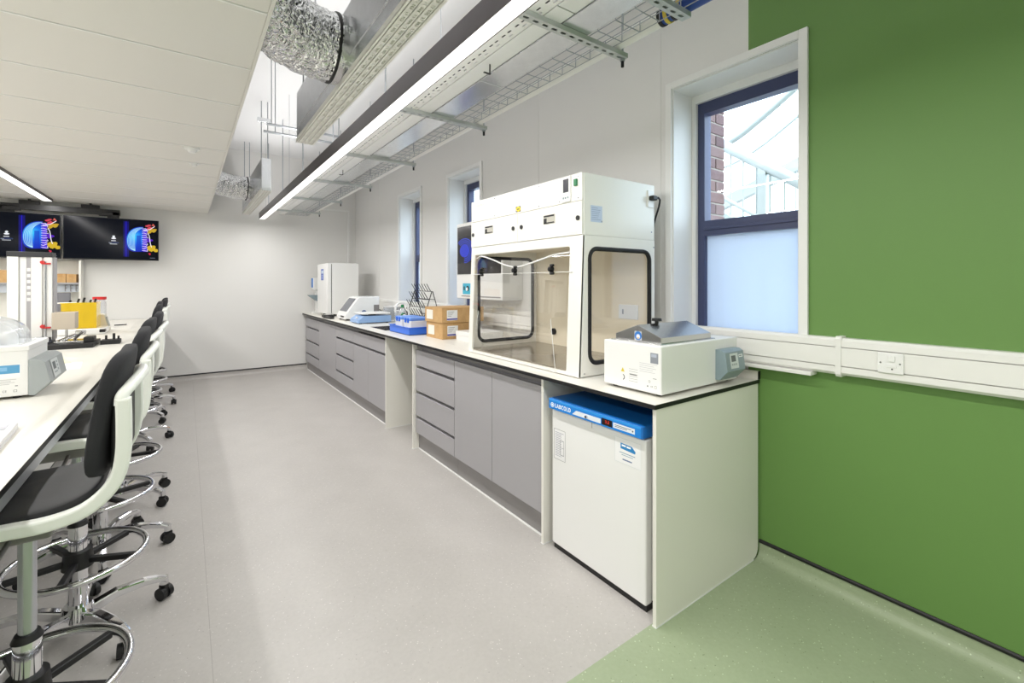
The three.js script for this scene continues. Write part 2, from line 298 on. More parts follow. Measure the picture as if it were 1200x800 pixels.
{
  const t = thing('wire_basket_tray', 'wire mesh basket tray along the window wall', 'cable tray', [0, TY + 0.004, 0]), x0 = 1.445, x1 = 1.60, h = 0.095;
  for (const [x, y] of [[x0, h], [x0, h / 2], [x0, 0], [1.497, 0], [1.548, 0], [x1, 0], [x1, h / 2]]) obj('long_wire', rod([x, y, TZ0], [x, y, TZ1], 0.0022, 0.0022, 6), M.wire, t);
  const u = done([rod([x0, h, 0], [x0, 0, 0], 0.0022, 0.0022, 6), rod([x0, 0, 0], [x1, 0, 0], 0.0022, 0.0022, 6), rod([x1, 0, 0], [x1, h / 2, 0], 0.0022, 0.0022, 6)]);
  for (let z = TZ0 + 0.02; z < TZ1; z += 0.1) obj('cross_wire', u, M.wire, t).position.z = z;
}
{
  const t = thing('insulated_pipe', 'white lagged pipe beside the wire basket tray', 'pipe', [1.637, TY + 0.036, 0]);
  obj('lagging', rod([0, 0, TZ0], [0, 0, -1.2], 0.033, 0.033, 20), M.pvc, t);
  const h = thing('ribbed_hose', 'black and blue ribbed hose at the end of the lagged pipe', 'hose', [1.637, TY + 0.036, 0]);
  for (let k = 0; k < 4; k++) obj('rib', rod([0, 0, -1.198 + k * 0.03], [0, 0, -1.183 + k * 0.03], 0.036, 0.036, 20), k % 2 ? std('#d8c24a', 0.5) : M.black, h);
  obj('hose', rod([0, 0, -1.198], [0, 0, TZ1], 0.032, 0.032, 20), std('#2b4c9c', 0.5), h);
}
function slotDiffuser(x0, x1, z0, z1, bottom, top, label) {
  const w = x1 - x0, t = thing('slot_diffuser', label, 'air diffuser', [x0, bottom, 0], 0);
  obj('plenum_box', [bb(0.004, w - 0.004, 0.03, top - bottom, z0 + 0.004, z1 - 0.004, 0.003), bb(0.001, w - 0.001, 0.1, 0.103, z0 + 0.002, z1 - 0.002)], M.zinc, t);
  obj('slot_backing', bb(0.006, w - 0.006, 0.012, 0.028, z0 + 0.01, z1 - 0.01), M.black, t);
  for (const z of [z0 + 0.002, z1 - 0.009]) obj('end_cap', bb(0.0045, w - 0.0045, 0.009, 0.03, z, z + 0.006), M.zinc, t);
  const n = Math.round((z1 - z0) / 0.36), len = (z1 - z0) / n, gap = 0.0024, bars = [];
  const cuts = [0, 0.1, 0.36, 0.62, 0.88, 1].map((f) => f * w);
  for (let k = 0; k < 5; k++) {
    const xa = cuts[k] + (k ? gap : 0), xb = cuts[k + 1] - (k < 4 ? gap : 0), s = new THREE.Shape([[xa, 0], [xb, 0], [xb, len - 0.001], [xa, len - 0.001]].map((p) => new THREE.Vector2(...p)));
    if (k % 4) for (let j = 0; j < 4; j++) for (const [o, l] of [[0.013, 0.0095], [0.026, 0.0095], [0.039, 0.0095], [0.062, 0.005], [0.076, 0.005]]) s.holes.push(dash((xa + xb) / 2 + 0.003, j * len / 4 + o, 0.013, l));
    bars.push(flat(ext(s, 0, 0.008), 0.008));
  }
  const g = done([...bars, bb(0, 0.004, 0, 0.03, 0, len - 0.001), bb(w - 0.004, w, 0, 0.03, 0, len - 0.001)]);
  for (let k = 0; k < n; k++) obj('diffuser_grille', g, M.diffuser, t).position.z = z0 + k * len;
  for (const z of [z0 + 0.15, z1 - 0.15]) for (const x of [0.02, w - 0.02]) obj('drop_rod', rod([x, top - bottom, z], [x, HC - bottom, z], 0.005, 0.005, 8), M.wire, t);
  obj('hanger_strut', bb(-0.02, w + 0.02, 0.8, 0.84, z1 - 0.17, z1 - 0.13), M.zinc, t);
  return t;
}
slotDiffuser(0.638, 0.756, -3.54, -0.55, 2.42, 2.773, 'slot air diffuser with galvanised plenum box hanging beside the long lamp');
slotDiffuser(0.665, 0.768, -7.72, -5.62, 2.42, 2.78, 'shorter slot air diffuser hanging close to the back wall');
function flexDuct(pts, r, label) {
  const c = new THREE.CatmullRomCurve3(pts.map((p) => V(...p))), N = 150, Mr = 72, pos = [], uv = [], idx = [], fr = c.computeFrenetFrames(N, false);
  for (let i = 0; i <= N; i++) for (let j = 0; j <= Mr; j++) {
    const p = c.getPointAt(i / N), a = 2 * Math.PI * j / Mr, aa = j % Mr / Mr;
    const rr = r * (1 + 0.012 * Math.sin(i * 0.9) + 0.07 * (L64(i / N * 0.9, aa) - 0.5) + 0.05 * (L128(aa, i / N) - 0.5));
    pos.push(...p.addScaledVector(fr.normals[i], rr * Math.cos(a)).addScaledVector(fr.binormals[i], rr * Math.sin(a)).toArray()); uv.push(i / N * c.getLength(), a * r);
  }
  for (let i = 0; i < N; i++) for (let j = 0; j < Mr; j++) { const k = i * (Mr + 1) + j; idx.push(k, k + 1, k + Mr + 1, k + 1, k + Mr + 2, k + Mr + 1); }
  const g = new THREE.BufferGeometry(); g.setAttribute('position', new THREE.Float32BufferAttribute(pos, 3)); g.setAttribute('uv', new THREE.Float32BufferAttribute(uv, 2)); g.setIndex(idx); g.computeVertexNormals();
  const t = thing('flexible_duct', label, 'duct'); obj('foil_sleeve', g, M.foil, t, true);
  const s = V(...pts[0]), e = c.getPointAt(0.02);
  obj('spigot', rod(s.toArray(), e.toArray(), r * 1.02, r * 1.02, 40), M.stainless, t);
  obj('clamp_band', rod(c.getPointAt(0.02).toArray(), c.getPointAt(0.027).toArray(), r * 1.045, r * 1.045, 40), M.black, t);
  const m = c.getPointAt(0.5); obj('hanging_strap', [bb(m.x - 0.01, m.x + 0.01, m.y + r * 0.97, HC, m.z - 0.002, m.z + 0.002)], M.wire, t);
}
flexDuct([[0.637, 2.60, -2.40], [0.45, 2.61, -2.38], [0.2, 2.655, -2.22], [-0.15, 2.73, -1.95], [-0.8, 2.82, -1.6]], 0.163, 'large crinkled foil duct joined to the long slot diffuser');
flexDuct([[0.664, 2.62, -6.72], [0.45, 2.63, -6.7], [0.2, 2.66, -6.6], [-0.2, 2.7, -6.4], [-0.8, 2.75, -6.3]], 0.145, 'crinkled foil duct joined to the diffuser by the back wall');
{
  const t = thing('service_pipe', 'upper thin metal service pipe crossing under the slab', 'pipe', [0, 2.83, -4.55]);
  obj('pipe', rod([0.58, 0, 0], [1.25, 0, 0], 0.011), M.wire, t); for (const x of [0.62, 1.2]) obj('drop_rod', rod([x, 0, 0], [x, HC - 2.83, 0], 0.004), M.wire, t);
  const u = thing('service_pipe', 'lower thin metal service pipe crossing under the slab', 'pipe', [0, 2.78, -4.62]);
  obj('pipe', rod([0.565, 0, 0], [1.25, 0, 0], 0.011), M.wire, u); for (const x of [0.66, 1.22]) obj('drop_rod', rod([x, 0, 0], [x, HC - 2.78, 0], 0.004), M.wire, u);
  const c = thing('wall_conduit', 'white conduit along the back wall dropping behind the incubator', 'conduit', [0, 0, ZB]);
  obj('conduit', [bb(1.75, 2.305, 2.64, 2.665, 0, 0.025), bb(2.28, 2.305, 1.0, 2.64, 0, 0.025)], M.white, c);
  obj('clip', [1.3, 1.9, 2.3].map((y) => bb(2.272, 2.313, y, y + 0.018, 0, 0.03)), M.white, c);
}

// ---------------------------------------------------------------- wall trunking
function trunking(z0, z1, label) {
  const t = thing('dado_trunking', label, 'trunking', [WX, 0, 0]);
  const d = -0.055;
  obj('back_box', ext([[0, 1.008], [d + 0.012, 1.008], [d, 1.02], [d, 1.046], [d + 0.014, 1.0462], [d + 0.014, 1.1338], [d, 1.134], [d, 1.16], [d + 0.012, 1.172], [0, 1.172]], z0, z1), M.pvc, t);
  obj('cover_lid', bb(d, d + 0.0145, 1.0495, 1.1305, z0 + 0.001, z1 - 0.001, 0.001), M.pvc, t);
  return t;
}
trunking(ZB + 0.005, -0.806, 'white dado trunking running along the wall behind the bench');
const tr2 = trunking(-0.796, ZF - 0.01, 'white dado trunking on the green wall with a fused switch');
obj('joint_cover', ext([[0, 1.0], [-0.05, 1.0], [-0.06, 1.012], [-0.06, 1.168], [-0.05, 1.18], [0, 1.18]], -0.812, -0.79), M.pvc, tr2);
{
  const s = thing('wall_switch', 'white square fused switch plate on the trunking', 'switch', [WX - 0.055, 1.088, -0.615]);
  obj('plate', bb(-0.009, 0, -0.043, 0.043, -0.043, 0.043, 0.004), M.whiteGloss, s); obj('rocker', bb(-0.014, -0.008, 0.006, 0.03, -0.006, 0.016, 0.002), M.whiteGloss, s);
  for (const z of [-0.032, 0.032]) obj('screw', turnZ(new THREE.CylinderGeometry(0.0035, 0.0035, 0.002, 10), Math.PI / 2).translate(-0.0095, 0, z), M.stainless, s);
  obj('fuse_dot', turnZ(new THREE.CylinderGeometry(0.003, 0.003, 0.002, 10), Math.PI / 2).translate(-0.0095, -0.024, 0.006), M.black, s);
  obj('fuse_drawer', bb(-0.011, -0.008, -0.018, -0.004, -0.012, 0.02, 0.001), M.whiteGloss, s);
}
obj('cable_cover', [bb(WX - 0.07, WX - 0.001, 0.988, 1.006, -1.6, -0.905, 0.003)], M.pvc); tag(scene.getObjectByName('cable_cover'), 'short white cover strip under the trunking at the bench end', 'trim');

// ---------------------------------------------------------------- right bench
const BX = 1.555, BT = 0.92;
{
  const t = thing('worktop', 'long white worktop with black edge along the window wall', 'worktop', [0, BT, 0]);
  const hole = new THREE.Path([[1.69, 4.62], [2.0, 4.62], [2.0, 5.12], [1.69, 5.12]].map((p) => new THREE.Vector2(...p)));
  const sh = () => new THREE.Shape([[BX, 1.168], [WX - 0.002, 1.168], [WX - 0.002, -ZB - 0.002], [BX, -ZB - 0.002]].map((p) => new THREE.Vector2(...p)));
  const slab = (h0, h1) => turnX(ext(sh(), 0, h1 - h0, [hole.clone()]), -Math.PI / 2).translate(0, h0, 0);
  obj('core', slab(-0.02, -0.0015), M.black, t); obj('laminate_top', slab(-0.0015, 0), M.laminate, t);
  const u = obj('upstand', bb(WX - 0.022, WX - 0.002, 0, 0.042, ZB + 0.002, -1.168), M.laminate, t); obj('upstand_end', bb(WX - 0.0225, WX - 0.0015, 0, 0.0425, -1.1685, -1.1655), M.black, u);
  const s = thing('sink', 'small steel sink let into the white worktop', 'sink', [0, BT, 0]);
  obj('bowl', [bb(1.69, 2.0, -0.16, -0.155, -5.12, -4.62), bb(1.69, 1.694, -0.155, -0.001, -5.12, -4.62), bb(1.996, 2.0, -0.155, -0.001, -5.12, -4.62), bb(1.694, 1.996, -0.155, -0.001, -5.12, -5.116), bb(1.694, 1.996, -0.155, -0.001, -4.624, -4.62)], M.stainless, s);
  obj('drain', rod([1.85, -0.155, -4.87], [1.85, -0.151, -4.87], 0.035, 0.035, 20), M.black, s);
}
function endPanel(z, x0, label, group) {                     // full-height white bench support panel
  const t = thing('bench_panel', label, 'panel', [0, 0, z], 0, group);
  const s = new THREE.Shape(); s.moveTo(x0, 0.004); s.lineTo(WX - 0.062, 0.004); s.quadraticCurveTo(WX - 0.012, 0.012, WX - 0.012, 0.06); s.lineTo(WX - 0.012, 0.899); s.lineTo(x0, 0.899);
  obj('board', ext(s, -0.009, 0.009, [], 0.0015), M.panelWhite, t); obj('seal', bb(x0 - 0.002, WX - 0.06, 0, 0.005, -0.011, 0.011), M.white, t);
}
endPanel(-1.181, 1.568, 'broad white end panel of the bench on the pale green floor');
endPanel(-1.915, 1.575, 'white bench panel between the undercounter fridge and the grey cupboard');
endPanel(-3.655, 1.575, 'white bench panel at the drawer side of the kneehole');
endPanel(-4.305, 1.575, 'white bench panel lit on its kneehole side');
function cabinet(z0, z1, fronts, label, top = 0.899) {                    // fronts: [za, zb, ya, yb, kind]
  const t = thing('base_cabinet', label, 'cabinet');
  obj('carcass', bb(1.66, 2.38, 0.14, top, z0 + 0.001, z1 - 0.001), M.grey, t);
  obj('top_rail', bb(1.612, 1.659, 0.866, 0.899, z0 + 0.002, z1 - 0.002), M.greyDark, t);
  obj('plinth', bb(1.628, 1.66, 0.006, 0.14, z0 + 0.001, z1 - 0.001), M.greyDark, t); obj('floor_seal', bb(1.618, 1.66, 0, 0.006, z0 + 0.001, z1 - 0.001), M.white, t);
  for (const [a, b, y0, y1, kind] of fronts) {
    const f = obj(kind, [bb(1.596, 1.616, y0, y1, a + 0.002, b - 0.002, 0.002)], M.grey, t);
    obj('finger_pull', [bb(1.616, 1.632, y1 - 0.02, y1 - 0.004, a + 0.004, b - 0.004)], M.grey, f);
  }
}
const DR = [[0.145, 0.268], [0.292, 0.479], [0.503, 0.694], [0.718, 0.848]];
const drawers = (a, b) => DR.map(([p, q]) => [a, b, p, q, 'drawer_front']);
cabinet(-3.644, -2.953, drawers(-3.640, -2.953), 'grey cabinet of four drawers between the kneehole and the double cupboard');
cabinet(-2.951, -1.926, [[-2.951, -2.45, 0.145, 0.848, 'door'], [-2.45, -1.945, 0.145, 0.848, 'door']], 'grey double-door cupboard next to the undercounter fridge');
cabinet(-5.42, -4.316, [[-5.42, -4.318, 0.718, 0.848, 'drawer_front'], [-5.42, -4.88, 0.145, 0.694, 'door'], [-4.88, -4.318, 0.145, 0.694, 'door']], 'grey cupboard with one wide top drawer beside the kneehole', 0.735);
cabinet(-6.18, -5.422, drawers(-6.18, -5.422), 'grey four-drawer cabinet beside the wide-drawer cupboard');
cabinet(-7.12, -6.182, [[-7.12, -6.182, 0.145, 0.848, 'door']], 'grey single-door cabinet with a plain tall front');
cabinet(-8.05, -7.122, drawers(-8.045, -7.122), 'grey four-drawer cabinet against the back wall');

// ---------------------------------------------------------------- undercounter fridge
{
  const t = thing('undercounter_fridge', 'white undercounter fridge with a blue top panel under the bench', 'fridge', [1.6, 0, -1.556]), hz = 0.307;
  obj('cabinet_body', bb(0.052, 0.66, 0.03, 0.748, -hz + 0.005, hz - 0.005, 0.006), M.white, t);
  obj('door', bb(0, 0.045, 0.03, 0.744, -hz, hz, 0.008), M.whiteGloss, t);
  obj('door_gasket', bb(0.043, 0.054, 0.04, 0.73, -hz + 0.012, hz - 0.012), M.greyDark, t);
  obj('plinth', bb(0.012, 0.64, 0.0, 0.031, -hz + 0.005, hz - 0.005), M.black, t);
  const cap = obj('top_panel', bb(-0.024, 0.66, 0.75, 0.806, -hz, hz, 0.006), M.blue, t);
  print('brand_strip', printMat(1024, 92, (c, w, h) => {
    c.fillStyle = '#1d86e0'; c.fillRect(0, 0, w, h); c.fillStyle = '#2f9cf0'; c.fillRect(0, 0, w, 16); c.fillStyle = '#fff'; c.font = 'bold 54px sans-serif'; c.textBaseline = 'middle'; c.fillText('LABCOLD', 74, 52, 210);
    c.strokeStyle = '#fff'; c.lineWidth = 6; for (let k = 0; k < 3; k++) { c.beginPath(); const a = k * Math.PI / 3; c.moveTo(42 - 22 * Math.cos(a), 52 - 22 * Math.sin(a)); c.lineTo(42 + 22 * Math.cos(a), 52 + 22 * Math.sin(a)); c.stroke(); }
    c.beginPath(); c.arc(42, 52, 20, 0, 7); c.stroke(); c.fillStyle = '#e9eef6'; c.beginPath(); c.moveTo(300, 78); c.lineTo(350, 36); c.lineTo(630, 36); c.lineTo(630, 78); c.fill(); c.fillRect(760, 30, 210, 44);
    c.fillStyle = '#5a6472'; c.fillRect(776, 44, 160, 5); c.fillRect(776, 56, 120, 5); c.beginPath(); c.arc(950, 54, 7, 0, 7); c.fill(); c.fillStyle = '#14141a'; c.fillRect(640, 24, 112, 56);
  }), 0.6, 0.05, [-0.0246, 0.778, 0], '-x', t);
  obj('key_lock', turnZ(new THREE.CylinderGeometry(0.007, 0.007, 0.012, 14), Math.PI / 2).translate(-0.029, 0.772, -0.02), M.chrome, t);
  M.led = new THREE.MeshStandardMaterial({ color: '#120505', roughness: 0.3, emissive: '#ffffff', emissiveIntensity: 1, emissiveMap: canvasTex(128, 64, (c, w, h) => { c.fillStyle = '#140404'; c.fillRect(0, 0, w, h); c.fillStyle = '#ff3a22'; c.font = 'bold 44px sans-serif'; c.fillText('3.2', 44, 48); }) });
  print('temperature_display', M.led, 0.055, 0.026, [-0.0252, 0.7775, 0.105], '-x', t);
  print('delivery_sticker', printMat(256, 200, (c, w, h) => { c.fillStyle = '#f4f4f4'; c.fillRect(0, 0, w, h); c.strokeStyle = '#9aa'; c.strokeRect(3, 3, w - 6, h - 6); c.fillStyle = '#2b88c8'; c.beginPath(); c.moveTo(60, 40); c.lineTo(170, 44); c.lineTo(205, 76); c.lineTo(200, 92); c.lineTo(60, 84); c.fill(); c.fillStyle = '#fff'; c.fillRect(72, 50, 40, 14); c.fillRect(120, 52, 40, 14); c.fillStyle = '#8aa4b8'; c.fillRect(50, 112, 150, 6); c.fillRect(70, 128, 110, 5); c.fillStyle = '#6b7ca0'; c.fillRect(80, 160, 90, 10); }), 0.15, 0.115, [-0.0006, 0.662, 0.208], '-x', t);
  print('inspection_sheet', printMat(128, 256, (c, w, h) => { c.fillStyle = '#efefef'; c.fillRect(0, 0, w, h); c.strokeStyle = '#888'; c.lineWidth = 3; c.strokeRect(2, 2, w - 4, h - 4); c.fillStyle = '#99a'; for (let k = 0; k < 14; k++) c.fillRect(14, 26 + k * 15, k % 4 ? 70 : 96, 4); c.strokeRect(70, 90, 40, 120); }), 0.088, 0.16, [-0.0006, 0.565, -0.245], '-x', t);
  obj('door_seam', bb(-0.0008, 0.001, 0.715, 0.744, -0.012, -0.010), M.greyDark, t);
}

// ---------------------------------------------------------------- fume hood
{
  const t = thing('fume_hood', 'cream ductless fume hood with clear front and side windows on the bench', 'fume hood', [0, BT, 0]);
  const X0 = 1.69, X1 = 2.285, Z0 = -2.86, Z1 = -1.72, top = 1.082, mid = 0.75, xb = 1.66; // heights above the bench
  // side panels: profile in x, y with the front edge leaning out and a rounded window
  const side = (z, s) => {
    const p = new THREE.Shape([[xb, 0.004], [X1, 0.004], [X1, mid], [X0, mid]].map((q) => new THREE.Vector2(...q))); p.holes.push(rrect(1.738, 2.238, 0.07, 0.682, 0.055, THREE.Path));
    obj('side_panel', ext(p, z - 0.01, z + 0.01, [], 0.001), M.cream, t);
    const r = rrect(1.738, 2.238, 0.07, 0.682, 0.055).getSpacedPoints(90).map((q) => [q.x, q.y, z + s * 0.008]); r.pop();
    obj('window_gasket', pipe(r, 0.0125, 180, 8, true), M.rubber, t);
    obj('side_window', bb(1.735, 2.241, 0.066, 0.686, z - 0.003, z + 0.003), M.clear, t);
  };
  side(Z1 - 0.01, 1); side(Z0 + 0.01, 1);
  obj('back_panel', [bb(X1 - 0.012, X1, 0.004, mid, Z0 + 0.02, Z1 - 0.02)], M.creamIn, t);
  obj('base_tray', [bb(xb + 0.012, X1 - 0.012, 0.004, 0.03, Z0 + 0.02, Z1 - 0.02)], std('#8d8474', 0.16), t);
  obj('canopy', bb(X0 + 0.006, X1, mid, top, Z0, Z1, 0.006), M.cream, t);
  obj('inner_ceiling', bb(X0 + 0.02, X1 - 0.012, mid - 0.012, mid, Z0 + 0.02, Z1 - 0.02), M.creamIn, t);
  // leaning front frame: built upright in z, y then tipped
  const tip = Math.atan2(X0 - xb, mid), lean = (g) => g.rotateZ(-tip).translate(xb, 0.004, 0);
  const fr = new THREE.Shape([[Z0, 0], [Z1, 0], [Z1, mid], [Z0, mid]].map((q) => new THREE.Vector2(-q[0], q[1])));
  fr.holes.push(rrect(-(Z1 - 0.098), -(Z0 + 0.05), 0.018, 0.692, 0.012, THREE.Path));
  obj('front_frame', lean(ext(fr, 0, 0.012, [], 0.001).rotateY(Math.PI / 2)), M.cream, t);
  obj('upper_visor', lean(bb(-0.006, -0.001, 0.555, 0.70, Z0 + 0.03, Z1 - 0.08)), M.clear, t);
  const vs = new THREE.Shape([[2.80, 0.0], [1.90, 0.0], [1.955, 0.29], [1.955, 0.30], [1.83, 0.31], [1.83, 0.555], [2.82, 0.555], [2.82, 0.31], [2.73, 0.30]].map((q) => new THREE.Vector2(...q)));
  obj('lower_visor', lean(ext(vs, -0.006, -0.001).rotateY(Math.PI / 2)), M.clear, t);
  obj('visor_edge', lean(merge([bb(-0.0065, -0.0005, 0.553, 0.5555, Z0 + 0.03, Z1 - 0.07), rod([-0.0035, 0.0, -1.90], [-0.0035, 0.29, -1.955], 0.0015, 0.0015, 6), rod([-0.0035, 0.0, -2.80], [-0.0035, 0.30, -2.73], 0.0015, 0.0015, 6)])), M.whiteGloss, t);
  for (const z of [-2.696, -2.303, -1.952]) {
    const k = obj('hinge_knob', lean(merge([turnZ(new THREE.CylinderGeometry(0.014, 0.017, 0.024, 18), Math.PI / 2).translate(-0.016, 0.571, z), bb(-0.024, -0.006, 0.586, 0.6, z - 0.004, z + 0.022, 0.005), bb(-0.024, -0.006, 0.54, 0.556, z - 0.004, z + 0.024, 0.005), bb(-0.02, -0.006, 0.55, 0.59, z - 0.002, z + 0.008, 0.002)])), M.black, t);
    obj('knob_face', lean(turnZ(new THREE.CylinderGeometry(0.009, 0.009, 0.004, 14), Math.PI / 2).translate(-0.029, 0.571, z)), M.rubber, k);
  }
  obj('light_cable', pipe([[1.70, 0.672, -2.80], [1.692, 0.685, -2.74], [1.69, 0.664, -2.62], [1.688, 0.612, -2.42], [1.688, 0.598, -2.3], [1.688, 0.628, -2.1], [1.688, 0.655, -1.95], [1.70, 0.665, -1.83]], 0.0055, 60), M.whiteGloss, t);
  // fascia: fan panel above, filter doors below
  obj('fan_panel', bb(X0 - 0.004, X0 + 0.008, 0.934, top - 0.002, Z0 + 0.002, Z1 - 0.002, 0.002), M.cream, t);
  const door = (z0, z1) => obj('filter_door', bb(X0 - 0.006, X0 + 0.008, mid + 0.004, 0.931, z0, z1, 0.002), M.cream, t);
  door(Z0 + 0.002, -2.292); door(-2.289, Z1 - 0.002);
  for (const z of [-2.62, -1.985]) {
    obj('recessed_pull', [bb(X0 - 0.009, X0 - 0.005, 0.835, 0.887, z - 0.05, z + 0.05, 0.004)], std('#bdb9ae', 0.4), t);
    obj('pull_slot', [bb(X0 - 0.0105, X0 - 0.008, 0.875, 0.884, z - 0.045, z + 0.045), bb(X0 - 0.0105, X0 - 0.008, 0.838, 0.868, z - 0.045, z - 0.02), bb(X0 - 0.0105, X0 - 0.008, 0.838, 0.844, z - 0.045, z + 0.045)], M.black, t);
  }
  for (const z of [-2.335, -2.248, -1.75, -2.828]) obj('lock', turnZ(new THREE.CylinderGeometry(0.013, 0.013, 0.008, 18), Math.PI / 2).translate(X0 - 0.008, 0.842, z), M.black, t);
  for (const [z, y] of [[-2.83, 0], [-2.55, 0], [-2.3, 0], [-2.08, 0], [-1.9, 0], [-1.75, 0]].flatMap(([z]) => [[z, 1.065], [z, 0.948]])) obj('screw', turnZ(new THREE.CylinderGeometry(0.004, 0.004, 0.003, 10), Math.PI / 2).translate(X0 - 0.005, y, z), M.piston, t);
  const cu = obj('control_unit', bb(X0 - 0.012, X0 - 0.003, 0.938, 1.076, -1.872, -1.805, 0.003), M.whiteGloss, t);
  obj('control_display', bb(X0 - 0.0135, X0 - 0.0115, 0.99, 1.062, -1.861, -1.818, 0.001), std('#33333d', 0.25), cu);
  for (const z of [-1.858, -1.841, -1.822]) obj('control_button', bb(X0 - 0.0135, X0 - 0.0115, 0.955, 0.965, z - 0.005, z + 0.005), M.greyBlue, cu);
  obj('power_switch', bb(X0 - 0.014, X0 - 0.003, 1.014, 1.05, -1.778, -1.756, 0.002), M.greenPlastic, t);
  print('warning_sticker', printMat(64, 48, (c, w, h) => { c.fillStyle = '#e8d21c'; c.beginPath(); c.ellipse(32, 24, 31, 22, 0, 0, 7); c.fill(); c.fillStyle = '#333'; c.fillRect(18, 20, 28, 8); }), 0.05, 0.034, [X0 - 0.0048, 0.958, -2.285], '-x', t);
  print('maker_lettering', printMat(256, 48, (c, w, h) => { c.fillStyle = '#f1efe8'; c.fillRect(0, 0, w, h); c.strokeStyle = '#a9a8a4'; c.lineWidth = 4; for (let k = 0; k < 7; k++) { c.strokeRect(14 + k * 32, 16, 16, 18); } }, 0.4), 0.13, 0.024, [X0 - 0.0046, 1.045, -2.74], '-x', t);
  print('model_lettering', printMat(256, 48, (c, w, h) => { c.fillStyle = '#f1efe8'; c.fillRect(0, 0, w, h); c.strokeStyle = '#b0aca2'; c.lineWidth = 3; for (let k = 0; k < 6; k++) c.strokeRect(14 + k * 38, 14, 18, 20); }, 0.4), 0.09, 0.02, [X0 - 0.0066, 0.765, -1.79], '-x', t);
  print('data_label', printMat(128, 128, (c, w, h) => { c.fillStyle = '#c3d0e6'; c.fillRect(0, 0, w, h); c.fillStyle = '#8fa0bd'; for (let k = 0; k < 7; k++) c.fillRect(10, 16 + k * 15, 70 + (k * 29) % 36, 4); }, 0.3), 0.088, 0.088, [1.79, 0.868, Z1 + 0.0006], '+z', t);
  const inl = obj('power_inlet', bb(2.215, 2.27, 0.945, 1.045, Z1 - 0.001, Z1 + 0.008, 0.002), M.whiteGloss, t);
  obj('plug', [bb(2.222, 2.262, 0.985, 1.012, Z1 + 0.006, Z1 + 0.04, 0.006)], M.black, inl);
  obj('power_cable', pipe([[2.255, 0.998, Z1 + 0.03], [2.285, 1.0, Z1 + 0.036], [2.302, 0.96, Z1 + 0.02], [2.305, 0.85, Z1 - 0.02], [2.307, 0.4, Z1 - 0.06], [2.31, 0.2, Z1 - 0.08]], 0.006), M.black, t);
  obj('grommet', turnZ(new THREE.CylinderGeometry(0.024, 0.024, 0.012, 22), Math.PI / 2).translate(X1 - 0.018, 0.13, -2.62), M.black, t);
  const so = obj('socket_plate', bb(X1 - 0.022, X1 - 0.012, 0.27, 0.36, -1.98, -1.83, 0.003), M.whiteGloss, t); obj('socket_hole', bb(X1 - 0.0235, X1 - 0.0215, 0.30, 0.33, -1.95, -1.938), M.greyDark, so);
  for (const [x, y] of [[1.83, 0.83], [2.255, 0.80], [2.275, 0.71], [1.70, 0.02]]) obj('screw', rod([x, y, Z1 - 0.001], [x, y, Z1 + 0.002], 0.004), M.piston, t);
}

